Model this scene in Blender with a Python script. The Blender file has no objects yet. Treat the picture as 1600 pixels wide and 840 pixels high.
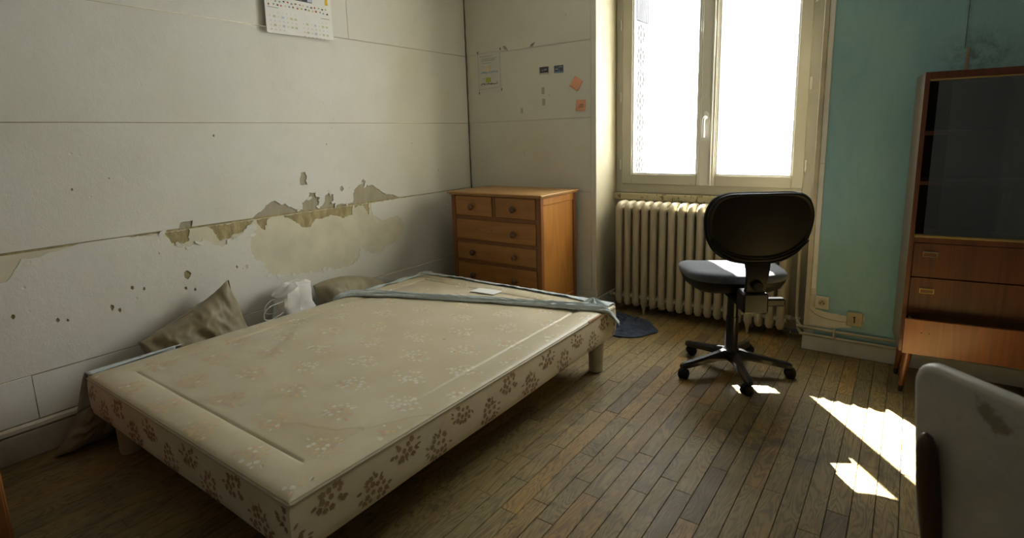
import bpy, bmesh, math, random, bisect
from mathutils import Vector, Matrix, noise
R_ = math.radians
scene = bpy.context.scene
COL = scene.collection
random.seed(7)

# ------------------------------------------------------------------ camera
H_CAM = 1.245
cam_d = bpy.data.cameras.new('camera'); cam = bpy.data.objects.new('camera', cam_d); COL.objects.link(cam)
F_PX, PY, YAW, PITCH, ROLL = 858.35, 365.1, .628517, .176410, -.029025
cam_d.sensor_fit = 'HORIZONTAL'; cam_d.sensor_width = 36.0
cam_d.lens = F_PX / 1600 * 36.0
cam_d.shift_y = -(420 - PY) / 1600
cam_d.clip_start = .02
fw = Vector((-math.sin(YAW) * math.cos(PITCH), math.cos(YAW) * math.cos(PITCH), -math.sin(PITCH)))
r0 = Vector((math.cos(YAW), math.sin(YAW), 0)); u0 = r0.cross(fw)
rt = math.cos(ROLL) * r0 + math.sin(ROLL) * u0; up = -math.sin(ROLL) * r0 + math.cos(ROLL) * u0
cam.matrix_world = Matrix(((rt.x, up.x, -fw.x, 0), (rt.y, up.y, -fw.y, 0), (rt.z, up.z, -fw.z, H_CAM), (0, 0, 0, 1)))
cam_d.dof.use_dof = True; cam_d.dof.focus_distance = 2.9; cam_d.dof.aperture_fstop = 4.0
scene.camera = cam

# ------------------------------------------------------------------ sky, sun, exposure
wd = bpy.data.worlds.new('sky'); scene.world = wd; wd.use_nodes = True
bg = wd.node_tree.nodes['Background']; bg.inputs[0].default_value = (.97, .99, 1.0, 1); bg.inputs[1].default_value = 7.5
sd = bpy.data.lights.new('sun', 'SUN'); sun = bpy.data.objects.new('sun', sd); COL.objects.link(sun)
sd.energy = 62.0; sd.angle = R_(.6); sd.color = (1, .95, .86)
SUN = Vector((.70, -.926, -1.0)).normalized()
sun.rotation_euler = SUN.to_track_quat('-Z', 'Y').to_euler(); sun.location = (-4, 8, 7)
pd = bpy.data.lights.new('window_portal', 'AREA'); po = bpy.data.objects.new('window_portal', pd); COL.objects.link(po)
pd.shape = 'RECTANGLE'; pd.size = 1.30; pd.size_y = 1.55; pd.cycles.is_portal = True
po.location = (-1.08, 3.97, 1.58); po.rotation_euler = (R_(-90), 0, 0)
vs = scene.view_settings
vs.view_transform = 'Standard'; vs.look = 'None'; vs.gamma = 1.0; vs.exposure = 1.1; vs.use_curve_mapping = False

# ------------------------------------------------------------------ node helpers
class NT:
    def __init__(s, name):
        s.m = bpy.data.materials.new(name); s.m.use_nodes = True
        s.t = s.m.node_tree; s.t.nodes.clear()
        s.out = s.n('ShaderNodeOutputMaterial'); s.b = s.n('ShaderNodeBsdfPrincipled')
        s.t.links.new(s.b.outputs[0], s.out.inputs[0])
    def n(s, typ, **kw):
        nd = s.t.nodes.new(typ)
        for k, v in kw.items(): setattr(nd, k, v)
        return nd
    def put(s, sock, v):
        if isinstance(v, bpy.types.NodeSocket): s.t.links.new(v, sock)
        elif isinstance(v, (tuple, list)):
            sock.default_value = tuple(v) + ((1,) if len(v) == 3 and len(sock.default_value) == 4 else ())
        elif v is not None: sock.default_value = v
    def math(s, op, a, b=None, c=None, clamp=False):
        nd = s.n('ShaderNodeMath', operation=op, use_clamp=clamp)
        s.put(nd.inputs[0], a)
        if b is not None: s.put(nd.inputs[1], b)
        if c is not None: s.put(nd.inputs[2], c)
        return nd.outputs[0]
    def vmath(s, op, a, b=None):
        nd = s.n('ShaderNodeVectorMath', operation=op); s.put(nd.inputs[0], a)
        if b is not None: s.put(nd.inputs[1], b)
        return nd.outputs[0]
    def pos(s): return s.n('ShaderNodeNewGeometry').outputs['Position']
    def obj(s): return s.n('ShaderNodeTexCoord').outputs['Object']
    def rnd(s):
        a = s.n('ShaderNodeObjectInfo').outputs['Random']; b = s.n('ShaderNodeNewGeometry').outputs['Random Per Island']
        return s.math('FRACT', s.math('ADD', s.math('MULTIPLY', a, 7.31), b))
    def sep(s, v):
        nd = s.n('ShaderNodeSeparateXYZ'); s.put(nd.inputs[0], v); return nd.outputs
    def comb(s, x, y, z):
        nd = s.n('ShaderNodeCombineXYZ')
        for i, q in enumerate((x, y, z)): s.put(nd.inputs[i], q)
        return nd.outputs[0]
    def noise(s, vec, scale, detail=4, rough=.55, dist=0):
        nd = s.n('ShaderNodeTexNoise'); s.put(nd.inputs['Vector'], vec); nd.inputs['Scale'].default_value = scale
        nd.inputs['Detail'].default_value = detail; nd.inputs['Roughness'].default_value = rough; nd.inputs['Distortion'].default_value = dist
        return nd.outputs['Fac']
    def vor(s, vec, scale, feature='F1', out='Distance'):
        nd = s.n('ShaderNodeTexVoronoi', feature=feature); s.put(nd.inputs['Vector'], vec); nd.inputs['Scale'].default_value = scale
        return nd.outputs[out]
    def ramp(s, fac, lo, hi): 
        nd = s.n('ShaderNodeMapRange'); nd.clamp = True
        s.put(nd.inputs[0], fac); s.put(nd.inputs[1], lo); s.put(nd.inputs[2], hi); return nd.outputs[0]
    def mix(s, f, a, b, blend='MIX'):
        nd = s.n('ShaderNodeMix', data_type='RGBA', blend_type=blend); s.put(nd.inputs[0], f); s.put(nd.inputs[6], a); s.put(nd.inputs[7], b)
        return nd.outputs[2]
    def bump(s, h, strength=.3, dist=.01):
        nd = s.n('ShaderNodeBump'); s.put(nd.inputs['Height'], h); nd.inputs['Strength'].default_value = strength; nd.inputs['Distance'].default_value = dist
        s.t.links.new(nd.outputs[0], s.b.inputs['Normal'])
    def done(s, col=None, rough=.6, metal=0, spec=.5, **kw):
        if col is not None: s.put(s.b.inputs['Base Color'], col)
        s.put(s.b.inputs['Roughness'], rough); s.put(s.b.inputs['Metallic'], metal); s.put(s.b.inputs['Specular IOR Level'], spec)
        for k, v in kw.items(): s.put(s.b.inputs[k.replace('_', ' ')], v)
        return s.m

M = {}
def plain(key, col, rough=.6, metal=0, spec=.5, mott=.12, scale=12, bump=0, **kw):
    t = NT(key); p = t.pos(); n = t.noise(p, scale, 5)
    dark = tuple(c * (1 - mott) for c in col); lite = tuple(min(1, c * (1 + mott)) for c in col)
    if bump: t.bump(t.noise(p, scale * 12, 3), bump, .003)
    M[key] = t.done(t.mix(t.ramp(n, .3, .7), dark, lite), rough, metal, spec, **kw); return M[key]

def paint_wall(key, col, stain, dirt_amt=.35, bump=.25):
    t = NT(key); p = t.pos()
    a = t.ramp(t.noise(p, 2.2, 6, .6), .42, .68); b = t.ramp(t.noise(p, 9, 6, .7), .55, .8)
    c = t.mix(t.math('MULTIPLY', a, dirt_amt), col, stain)
    c = t.mix(t.math('MULTIPLY', b, dirt_amt * .6), c, tuple(q * .8 for q in stain))
    spots = t.ramp(t.vor(p, 26), .055, .02); gate = t.ramp(t.noise(p, 5, 3), .60, .66)
    c = t.mix(t.math('MULTIPLY', t.math('MULTIPLY', spots, gate), .55), c, (.16, .13, .09))
    h = t.math('ADD', t.math('MULTIPLY', t.noise(p, 30, 5, .6), .6), t.math('MULTIPLY', t.noise(p, 180, 3), .22))
    h = t.math('SUBTRACT', h, t.math('MULTIPLY', t.math('MULTIPLY', t.ramp(t.vor(p, 17), .12, .03), t.ramp(t.noise(p, 2.6, 2), .5, .6)), 1.0))
    t.bump(h, bump, .006)
    M[key] = t.done(c, .62, 0, .35); return M[key]

def wood(key, dark, lite, axis=2, ring=9.0, stretch=.12, rough=.4, fiber=140, per_piece=0, coat=0, amt=.6, use_obj=False, spec=.5):
    """grain running along `axis`"""
    t = NT(key); p = t.obj() if use_obj else t.pos(); r = t.rnd()
    off = t.vmath('MULTIPLY', t.comb(r, t.math('FRACT', t.math('MULTIPLY', r, 13.7)), t.math('FRACT', t.math('MULTIPLY', r, 5.3))), (31.0, 17.0, 23.0))
    q = t.vmath('ADD', p, off) if per_piece else p
    sc = [1.0, 1.0, 1.0]; sc[axis] = stretch
    s1 = t.vmath('MULTIPLY', q, tuple(sc))
    n = t.noise(s1, ring, 2, .45, .4)
    rings = t.math('ADD', t.math('MULTIPLY', t.math('SINE', t.math('MULTIPLY', n, 70.0)), .5), .5)
    rings = t.math('POWER', rings, 1.6)
    sc2 = [1.0, 1.0, 1.0]; sc2[axis] = .03
    fib = t.noise(t.vmath('MULTIPLY', q, tuple(sc2)), fiber, 4, .65)
    g = t.math('ADD', t.math('MULTIPLY', rings, amt), t.math('MULTIPLY', t.ramp(fib, .3, .7), 1 - amt))
    c = t.mix(g, lite, dark)
    if per_piece:
        c = t.mix(t.math('MULTIPLY', t.math('ABSOLUTE', t.math('SUBTRACT', r, .5)), per_piece), c, tuple(d * .55 for d in dark))
    t.bump(g, .12, .002)
    M[key] = t.done(c, rough, 0, spec, Coat_Weight=coat, Coat_Roughness=.15); return M[key]

# -- walls
paint_wall('paint_white', (.715, .715, .66), (.61, .58, .47), .35, .4)
paint_wall('paint_back', (.68, .66, .56), (.55, .51, .38), .3, .15)
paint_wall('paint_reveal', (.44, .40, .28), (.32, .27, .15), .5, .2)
paint_wall('paint_far', (.36, .35, .32), (.27, .26, .23), .5)
paint_wall('paint_right', (.52, .51, .47), (.40, .38, .33), .4)
paint_wall('paint_ceiling', (.72, .71, .66), (.60, .57, .48), .3)
paint_wall('skirting', (.52, .50, .42), (.24, .22, .17), .8, .15)
paint_wall('skirting_white', (.66, .64, .55), (.42, .39, .30), .6, .15)
plain('cream_plaster', (.64, .605, .465), .8, mott=.10, scale=7, bump=.15)
plain('gap_dark', (.10, .085, .055), .9)
def olive():
    t = NT('bare_plaster'); p = t.pos(); z = t.sep(p)[2]
    low = t.ramp(z, .853, .845)
    n = t.noise(t.vmath('MULTIPLY', p, (1, 1, .35)), 26, 5, .7)
    grey = t.mix(t.ramp(n, .35, .65), (.36, .32, .22), (.42, .38, .28))
    ol = t.mix(t.ramp(n, .42, .66), (.30, .25, .115), (.50, .42, .22))
    t.bump(n, .3, .004); M['bare_plaster'] = t.done(t.mix(low, grey, ol), .85)
olive()
def teal():
    t = NT('teal_wall'); p = t.pos()
    a = t.ramp(t.noise(p, 3.0, 6, .65), .38, .66); b = t.ramp(t.noise(t.vmath('MULTIPLY', p, (1, 1, .4)), 22, 6, .7), .45, .68)
    c = t.mix(t.math('MULTIPLY', a, .6), (.26, .455, .475), (.29, .475, .455))
    c = t.mix(t.math('MULTIPLY', b, .40), c, (.175, .36, .405))
    x, y, z = t.sep(p)
    # mould around the crack over the cabinet
    dx = t.math('MULTIPLY', t.math('SUBTRACT', x, .215), 6.0); dz = t.math('MULTIPLY', t.math('SUBTRACT', z, 1.56), 9.0)
    d = t.math('SQRT', t.math('ADD', t.math('MULTIPLY', dx, dx), t.math('MULTIPLY', dz, dz)))
    mo = t.math('MULTIPLY', t.ramp(d, 1.1, .1), t.ramp(t.noise(p, 24, 6, .75), .42, .62))
    crk = t.math('MULTIPLY', t.ramp(t.math('ABSOLUTE', t.math('SUBTRACT', x, .166)), .022, .001), t.ramp(t.noise(p, 14, 5, .7), .35, .62))
    crk = t.math('MULTIPLY', crk, .6)
    c = t.mix(t.math('MULTIPLY', t.math('MAXIMUM', mo, crk), .85), c, (.075, .10, .06))
    t.bump(t.noise(p, 90, 4), .18, .003); M['teal_wall'] = t.done(c, .6, 0, .35)
teal()
# -- floor
def floor_wood():
    t = NT('oak_plank'); p = t.pos(); r = t.rnd()
    r2 = t.math('FRACT', t.math('MULTIPLY', r, 13.7)); r3 = t.math('FRACT', t.math('MULTIPLY', r, 57.3))
    q = t.vmath('ADD', p, t.vmath('MULTIPLY', t.comb(r, r2, r3), (31.0, 17.0, 23.0)))
    n = t.noise(t.vmath('MULTIPLY', q, (1, .14, 1)), 15, 2, .5, .5)
    rings = t.math('POWER', t.math('ADD', t.math('MULTIPLY', t.math('SINE', t.math('MULTIPLY', n, 125.0)), .5), .5), 2.0)
    fib = t.ramp(t.noise(t.vmath('MULTIPLY', q, (1, .03, 1)), 230, 4, .7), .3, .72)
    g = t.math('ADD', t.math('MULTIPLY', rings, .55), t.math('MULTIPLY', fib, .45))
    lite = t.mix(r2, (.330, .228, .080), (.275, .205, .082)); lite = t.mix(t.ramp(r, .87, .96), lite, (.38, .225, .060)); lite = t.mix(t.math('MULTIPLY', t.ramp(r3, .65, .95), .7), lite, (.150, .098, .042))
    c = t.mix(t.math('MULTIPLY', t.ramp(g, .12, .85), .62), lite, (.048, .032, .013))
    w = t.ramp(t.noise(p, 2.0, 5, .65), .42, .70)
    c = t.mix(t.math('MULTIPLY', w, .45), c, (.060, .046, .030))
    gr = t.math('MULTIPLY', t.ramp(t.noise(p, 11, 6, .75), .50, .68), t.ramp(t.noise(p, 1.7, 3), .40, .60))
    c = t.mix(t.math('MULTIPLY', gr, .55), c, (.040, .032, .020))
    # greasy blue-black stains where the chair rolls
    x, y, z = t.sep(p)
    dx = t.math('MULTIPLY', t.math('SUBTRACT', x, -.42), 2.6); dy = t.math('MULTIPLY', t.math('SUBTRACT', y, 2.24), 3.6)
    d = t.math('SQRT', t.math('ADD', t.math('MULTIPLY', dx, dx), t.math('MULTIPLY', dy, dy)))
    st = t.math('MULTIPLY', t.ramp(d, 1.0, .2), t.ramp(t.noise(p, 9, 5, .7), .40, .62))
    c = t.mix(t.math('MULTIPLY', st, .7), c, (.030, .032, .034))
    t.bump(t.math('SUBTRACT', t.math('MULTIPLY', t.noise(p, 40, 4), .5), t.math('MULTIPLY', g, .5)), .35, .003)
    M['oak_plank'] = t.done(c, t.math('ADD', .40, t.math('MULTIPLY', t.noise(p, 6, 5), .28)), 0, .33)
floor_wood()
plain('subfloor', (.02, .014, .008), .9)
# -- bed fabrics
def bed_fabric(key, top):
    t = NT(key); p = t.pos(); x, y, z = t.sep(p)
    n = t.noise(p, 3, 4)
    sat = t.noise(t.vmath('MULTIPLY', p, (1, 1, 1)), 5, 5, .6)
    if top:
        base = t.mix(t.ramp(sat, .35, .68), (.58, .515, .365), (.515, .44, .28))
        c = base
        # dried water marks: wavy tide lines
        yy = t.math('ADD', y, t.math('MULTIPLY', t.math('SINE', t.math('MULTIPLY', x, 13.0)), .055)); yy = t.math('ADD', yy, t.math('MULTIPLY', t.noise(p, 6, 3), .16))
        line = t.math('SUBTRACT', yy, t.math('ADD', 2.55, t.math('MULTIPLY', x, 1.05)))
        tide = t.math('MULTIPLY', t.ramp(t.math('ABSOLUTE', line), .013, .002), t.ramp(t.math('ADD', x, 1.62), -.05, .1))
        tide = t.math('MAXIMUM', tide, t.math('MULTIPLY', t.math('MULTIPLY', t.ramp(line, -.20, -.004), t.ramp(line, .001, -.004)), .32))
        c = t.mix(t.math('MULTIPLY', tide, .45), c, (.36, .27, .12))
        # two burn spots
        for sx, sy in ((-1.503, 1.633), (-1.64, 1.714)):
            d = t.n('ShaderNodeVectorMath', operation='DISTANCE'); t.put(d.inputs[0], p); d.inputs[1].default_value = (sx, sy, .352)
            c = t.mix(t.ramp(t.math('ADD', d.outputs['Value'], t.math('MULTIPLY', t.noise(p, 90, 3), .012)), .016, .008), c, (.16, .09, .03))
    else:
        base = t.mix(t.ramp(sat, .35, .68), (.66, .60, .45), (.58, .51, .345))  # paler than the top cloth: light on the bed's side put into its colour
        c = base
        yy = t.math('ADD', z, t.math('MULTIPLY', t.noise(p, 5, 4), .22)); 
        tide = t.ramp(t.math('ABSOLUTE', t.math('SUBTRACT', t.math('FRACT', t.math('MULTIPLY', yy, 6.0)), .5)), .05, .0)
        c = t.mix(t.math('MULTIPLY', t.math('MULTIPLY', tide, t.ramp(t.noise(p, 3, 2), .5, .6)), .35), c, (.40, .30, .15))
    t.bump(t.math('ADD', t.math('MULTIPLY', t.noise(p, 8, 3), 1.0), t.math('MULTIPLY', t.noise(p, 500, 2), .05)), .22, .012)
    M[key] = t.done(c, .46, 0, .4, Sheen_Weight=.25, Sheen_Roughness=.4)
bed_fabric('damask_top', True); bed_fabric('damask_side', False)
plain('piping_cord', (.46, .40, .28), .6); plain('bed_leg_paint', (.46, .42, .30), .4, mott=.2)
plain('blue_sheet', (.46, .52, .525), .75, mott=.15, scale=30, bump=.2, Sheen_Weight=.3)
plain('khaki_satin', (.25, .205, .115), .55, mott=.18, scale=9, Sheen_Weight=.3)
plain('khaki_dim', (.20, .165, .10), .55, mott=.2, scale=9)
plain('white_plastic', (.74, .74, .72), .35, mott=.05)
plain('navy_cloth', (.026, .038, .066), .85, mott=.4, scale=25, bump=.3)
plain('white_paper', (.80, .80, .77), .7, mott=.03); plain('poster_paper', (.62, .60, .55), .7, mott=.04)
# -- woods
wood('pine_drawer', (.26, .100, .019), (.365, .160, .034), axis=0, ring=5, stretch=.12, rough=.42, amt=.4)
wood('pine_frame', (.155, .052, .010), (.22, .080, .017), axis=2, ring=6, rough=.42, amt=.4)
wood('pine_side', (.28, .105, .017), (.40, .175, .034), axis=2, ring=5, rough=.4, amt=.4)
wood('pine_top', (.35, .185, .062), (.48, .275, .105), axis=0, ring=5, rough=.38, amt=.4)
plain('knob_wood', (.105, .040, .014), .35)
wood('teak', (.052, .014, .0045), (.105, .029, .008), axis=2, ring=7, stretch=.05, rough=.42, amt=.45, coat=.12)
wood('teak_bright', (.135, .036, .008), (.215, .064, .014), axis=2, ring=7, stretch=.05, rough=.38, amt=.45, coat=.25)
wood('teak_side', (.12, .060, .030), (.19, .105, .058), axis=2, ring=7, stretch=.06, rough=.35, amt=.45, coat=.3)  # paler, greyer teak: bright reflection on the side panel painted into the colour
wood('dark_post', (.040, .018, .010), (.070, .032, .017), axis=2, ring=8, rough=.38, amt=.4, coat=.2)
wood('orange_wood', (.20, .070, .018), (.30, .115, .030), axis=2, ring=6, rough=.4, amt=.4)
plain('raw_wood', (.36, .22, .10), .7); plain('lath_wood', (.30, .23, .14), .7)
plain('cab_interior', (.035, .025, .018), .6)
# -- metals, plastics, paint
plain('brass', (.50, .38, .16), .34, 1.0); plain('dull_metal', (.32, .29, .23), .4, 1.0)
plain('black_metal', (.010, .010, .010), .4); plain('black_gloss', (.008, .008, .009), .28, spec=.4)
plain('black_fabric', (.007, .007, .008), .9, spec=.15, mott=.3, scale=60, bump=.25)
plain('seat_fabric', (.055, .062, .075), .85, mott=.25, scale=80, bump=.3, Sheen_Weight=.2)
plain('black_shell', (.0050, .0045, .0040), .55, spec=.22, mott=.3)
plain('ferrule_black', (.008, .008, .008), .4)
def chipped(key, col, under, thr):
    t = NT(key); p = t.pos(); n = t.noise(p, 16, 7, .7); v = t.noise(t.vmath('MULTIPLY', p, (1, 1, .3)), 45, 5, .7)
    chip = t.math('MULTIPLY', t.ramp(n, thr, thr + .03), t.ramp(v, .5, .55))
    c = t.mix(t.ramp(t.noise(p, 5, 5), .35, .7), col, tuple(q * .80 for q in col)); c = t.mix(chip, c, under)
    t.bump(t.math('SUBTRACT', t.math('MULTIPLY', t.noise(p, 60, 3), .2), chip), .25, .003); M[key] = t.done(c, .42, 0, .5)
chipped('radiator_paint', (.49, .42, .275), (.10, .065, .03), .66)
chipped('pipe_paint', (.46, .40, .26), (.12, .07, .03), .62)
chipped('sill_paint', (.50, .44, .27), (.09, .06, .03), .52)
plain('window_paint', (.40, .375, .30), .45, mott=.05, scale=4); plain('window_bead', (.56, .545, .49), .4, mott=.04)
plain('strip_white', (.70, .68, .60), .5, mott=.06); plain('strip_cream', (.52, .47, .33), .5, mott=.15)
plain('handle_white', (.82, .81, .78), .25)
plain('socket_plastic', (.58, .54, .42), .35); plain('socket_yellow', (.42, .35, .19), .4); plain('hole_black', (.006, .006, .006), .6)
def vinyl():
    t = NT('vinyl_white'); p = t.obj(); x, y, z = t.sep(p); n = t.noise(p, 8, 6, .65)
    c = t.mix(t.ramp(n, .35, .7), (.43, .415, .36), (.31, .295, .25))
    c = t.mix(t.math('MULTIPLY', t.ramp(t.noise(p, 40, 4), .6, .75), .3), c, (.28, .26, .2))
    dx = t.math('MULTIPLY', t.math('ADD', x, .066), 1.0); dz = t.math('SUBTRACT', z, .722)
    sk = t.math('ADD', dz, t.math('MULTIPLY', dx, .55)); d = t.math('SQRT', t.math('ADD', t.math('MULTIPLY', dx, dx), t.math('MULTIPLY', t.math('MULTIPLY', sk, sk), 2.2)))
    d = t.math('ADD', d, t.math('MULTIPLY', t.math('SUBTRACT', t.noise(p, 55, 4, .6), .5), .075))
    c = t.mix(t.math('MULTIPLY', t.ramp(d, .034, .022), .8), c, (.15, .125, .075))
    t.bump(t.noise(p, 120, 3), .12, .003); M['vinyl_white'] = t.done(c, .5)
vinyl()
plain('vinyl_stain', (.16, .135, .085), .7, mott=.3, scale=40)
plain('note_orange', (.80, .38, .23), .7, mott=.04); plain('ink_black', (.03, .03, .03), .8); plain('ink_grey', (.30, .30, .31), .8)
plain('ink_blue', (.20, .34, .50), .8); plain('ink_green', (.40, .47, .06), .8); plain('ink_red', (.55, .09, .06), .8); plain('ink_yellow', (.78, .55, .03), .8)
plain('ink_palegreen', (.60, .66, .42), .8); plain('ink_paleblue', (.55, .66, .74), .8); plain('ink_brown', (.22, .10, .05), .8); plain('ink_cream', (.66, .56, .36), .8)
plain('tape_mark', (.40, .36, .21), .5); plain('photo_dark', (.05, .05, .06), .4, mott=.6, scale=90); plain('photo_blue', (.10, .12, .17), .4, mott=.6, scale=90)
plain('shutter_metal', (.022, .022, .031), .55, mott=.08); plain('shutter_pale', (.066, .066, .069), .6, mott=.08)
plain('facade', (.62, .58, .50), .8)
plain('cardboard', (.30, .26, .19), .8)
def glass(key, tint, refl):
    t = NT(key); t.t.nodes.remove(t.b)
    tr = t.n('ShaderNodeBsdfTransparent'); tr.inputs[0].default_value = tint + (1,)
    gl = t.n('ShaderNodeBsdfGlossy'); gl.inputs['Roughness'].default_value = .04; gl.inputs['Color'].default_value = (1, 1, 1, 1)
    lw = t.n('ShaderNodeLayerWeight'); lw.inputs[0].default_value = .5
    fac = t.math('ADD', refl, t.math('MULTIPLY', t.math('POWER', lw.outputs['Facing'], 4.0), .55))
    mx = t.n('ShaderNodeMixShader'); t.t.links.new(fac, mx.inputs[0]); t.t.links.new(tr.outputs[0], mx.inputs[1]); t.t.links.new(gl.outputs[0], mx.inputs[2])
    t.t.links.new(mx.outputs[0], t.out.inputs[0]); M[key] = t.m
glass('window_glass', (.97, .98, .97), .04); glass('cabinet_glass', (.80, .83, .84), .11)

# ------------------------------------------------------------------ mesh helpers
class MB:
    def __init__(s): s.v = []; s.f = []; s.mi = []
    def add(s, vs, fs, mi=0, mat=None):
        o = len(s.v)
        for p in vs: s.v.append(tuple(mat @ Vector(p)) if mat is not None else tuple(p))
        for f in fs: s.f.append(tuple(o + i for i in f)); s.mi.append(mi)
        return s
    def box(s, x0, x1, y0, y1, z0, z1, bev=0, mi=0, mat=None):
        b = min(bev, (x1 - x0) * .45, (y1 - y0) * .45, (z1 - z0) * .45)
        if b <= 0:
            vs = [(x, y, z) for x in (x0, x1) for y in (y0, y1) for z in (z0, z1)]
            return s.add(vs, [(0, 1, 3, 2), (4, 6, 7, 5), (0, 4, 5, 1), (2, 3, 7, 6), (0, 2, 6, 4), (1, 5, 7, 3)], mi, mat)
        L = ((x0, x1), (y0, y1), (z0, z1)); vs = []; ix = {}
        for sx in (0, 1):
            for sy in (0, 1):
                for sz in (0, 1):
                    sg = (sx, sy, sz)
                    for a in range(3):
                        p = [L[k][sg[k]] + (0 if k == a else (b if sg[k] == 0 else -b)) for k in range(3)]
                        ix[sg, a] = len(vs); vs.append(p)
        fs = []
        for a in range(3):
            o1, o2 = (a + 1) % 3, (a + 2) % 3
            for sa in (0, 1):
                q = []
                for c1, c2 in ((0, 0), (1, 0), (1, 1), (0, 1)):
                    sg = [0, 0, 0]; sg[a] = sa; sg[o1] = c1; sg[o2] = c2; q.append(ix[tuple(sg), a])
                fs.append(tuple(q if sa else q[::-1]))
        for a in range(3):       # edge faces along axis a
            o1, o2 = (a + 1) % 3, (a + 2) % 3
            for c1 in (0, 1):
                for c2 in (0, 1):
                    g0 = [0, 0, 0]; g0[o1] = c1; g0[o2] = c2; g1 = list(g0); g1[a] = 1; g0, g1 = tuple(g0), tuple(g1)
                    q = [ix[g0, o1], ix[g1, o1], ix[g1, o2], ix[g0, o2]]
                    fs.append(tuple(q if c1 != c2 else q[::-1]))
        for sx in (0, 1):
            for sy in (0, 1):
                for sz in (0, 1):
                    sg = (sx, sy, sz); q = [ix[sg, 0], ix[sg, 1], ix[sg, 2]]
                    fs.append(tuple(q if (sx + sy + sz) % 2 else q[::-1]))
        return s.add(vs, fs, mi, mat)
    def rings(s, rs, cap=True, closed=False, mi=0, mat=None):
        n = len(rs[0]); vs = [p for r in rs for p in r]; fs = []
        m = len(rs)
        for i in range(m if closed else m - 1):
            a, b = i * n, ((i + 1) % m) * n
            for j in range(n): fs.append((a + j, a + (j + 1) % n, b + (j + 1) % n, b + j))
        if cap and not closed: fs.append(tuple(range(n))[::-1]); fs.append(tuple((m - 1) * n + j for j in range(n)))
        return s.add(vs, fs, mi, mat)
    def tube(s, path, rad, seg=10, closed=False, cap=True, mi=0, mat=None, flat=None):
        P = [Vector(p) for p in path]; n = len(P); rs = []
        nrm = None
        for i, p in enumerate(P):
            a = P[(i - 1) % n] if (closed or i) else P[0]; b = P[(i + 1) % n] if (closed or i < n - 1) else P[-1]
            d = (b - a).normalized()
            if nrm is None:
                h = Vector((0, 0, 1)) if abs(d.z) < .9 else Vector((1, 0, 0)); nrm = (h - d * h.dot(d)).normalized()
            else: nrm = (nrm - d * nrm.dot(d)).normalized()
            bi = d.cross(nrm); r = rad[i] if isinstance(rad, (list, tuple)) else rad
            ra, rb = (r, r) if not flat else (r * flat[0], r * flat[1])
            rs.append([p + nrm * (ra * math.cos(2 * math.pi * k / seg)) + bi * (rb * math.sin(2 * math.pi * k / seg)) for k in range(seg)])
        return s.rings(rs, cap, closed, mi, mat)
    def lathe(s, prof, seg=20, mi=0, mat=None):
        rs = [[(max(r, 1e-5) * math.cos(2 * math.pi * k / seg), max(r, 1e-5) * math.sin(2 * math.pi * k / seg), z) for k in range(seg)] for r, z in prof]
        return s.rings(rs, True, False, mi, mat)
    def prism(s, poly, d0, d1, fn, mi=0):
        """poly in 2D extruded from d0 to d1; fn(a,b,d) -> xyz"""
        n = len(poly)
        return s.add([fn(a, b, d0) for a, b in poly] + [fn(a, b, d1) for a, b in poly],
                     [tuple(range(n))[::-1], tuple(range(n, 2 * n))] + [(i, (i + 1) % n, n + (i + 1) % n, n + i) for i in range(n)], mi)
    def grid(s, nu, nv, fn, mi=0):
        vs = [fn(i / (nu - 1), j / (nv - 1)) for i in range(nu) for j in range(nv)]
        return s.add(vs, [(i * nv + j, (i + 1) * nv + j, (i + 1) * nv + j + 1, i * nv + j + 1) for i in range(nu - 1) for j in range(nv - 1)], mi)
    def mesh(s, name, mats, smooth=None):
        me = bpy.data.meshes.new(name); me.from_pydata(s.v, [], s.f)
        bm = bmesh.new(); bm.from_mesh(me); bmesh.ops.recalc_face_normals(bm, faces=bm.faces)
        if smooth is not None:
            lim = R_(smooth)
            for f in bm.faces: f.smooth = True
            for e in bm.edges:
                if len(e.link_faces) == 2 and e.calc_face_angle(0) > lim: e.smooth = False
        bm.to_mesh(me); bm.free()
        mats = mats if isinstance(mats, (list, tuple)) else [mats]
        for m in mats: me.materials.append(M[m] if isinstance(m, str) else m)
        if any(s.mi): me.polygons.foreach_set('material_index', s.mi)
        return me
    def build(s, name, mats, parent=None, smooth=None, loc=None):
        return link(name, s.mesh(name, mats, smooth), parent, loc)

def link(name, me, parent=None, loc=None, rot=None):
    o = bpy.data.objects.new(name, me); COL.objects.link(o)
    if parent: o.parent = parent
    if loc: o.location = loc
    if rot: o.rotation_euler = rot
    return o
def thing(name, label, cat, loc=(0, 0, 0), rz=0, group=None):
    o = link(name, None, None, loc, (0, 0, rz)); o.empty_display_size = .05
    return tag(o, label, cat, group)
def tag(o, label, cat, group=None):
    o['label'] = label; o['category'] = cat
    if group: o['group'] = group
    return o
def struct(o): o['kind'] = 'structure'; return o
def part_label(o, l): o['label'] = l; return o
def solid(o, th=.002, off=0):
    m = o.modifiers.new('thickness', 'SOLIDIFY'); m.thickness = th; m.offset = off; return o
def B(*a, **k): return MB().box(*a, **k)
def nz(p, sc, seed=0): return noise.noise(Vector((p[0] * sc + seed, p[1] * sc + seed * 1.7, p[2] * sc - seed)))
def smooth_path(P, k=6, closed=False):
    P = [Vector(p) for p in P]; n = len(P); out = []
    for i in range(n if closed else n - 1):
        a = P[(i - 1) % n] if closed or i else P[0]; b = P[i]; c = P[(i + 1) % n]; d = P[(i + 2) % n] if closed or i + 2 < n else P[-1]
        for j in range(k):
            t = j / k; out.append(.5 * ((2 * b) + (c - a) * t + (2 * a - 5 * b + 4 * c - d) * t * t + (3 * b - a - 3 * c + d) * t ** 3))
    if not closed: out.append(P[-1])
    return out
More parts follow.
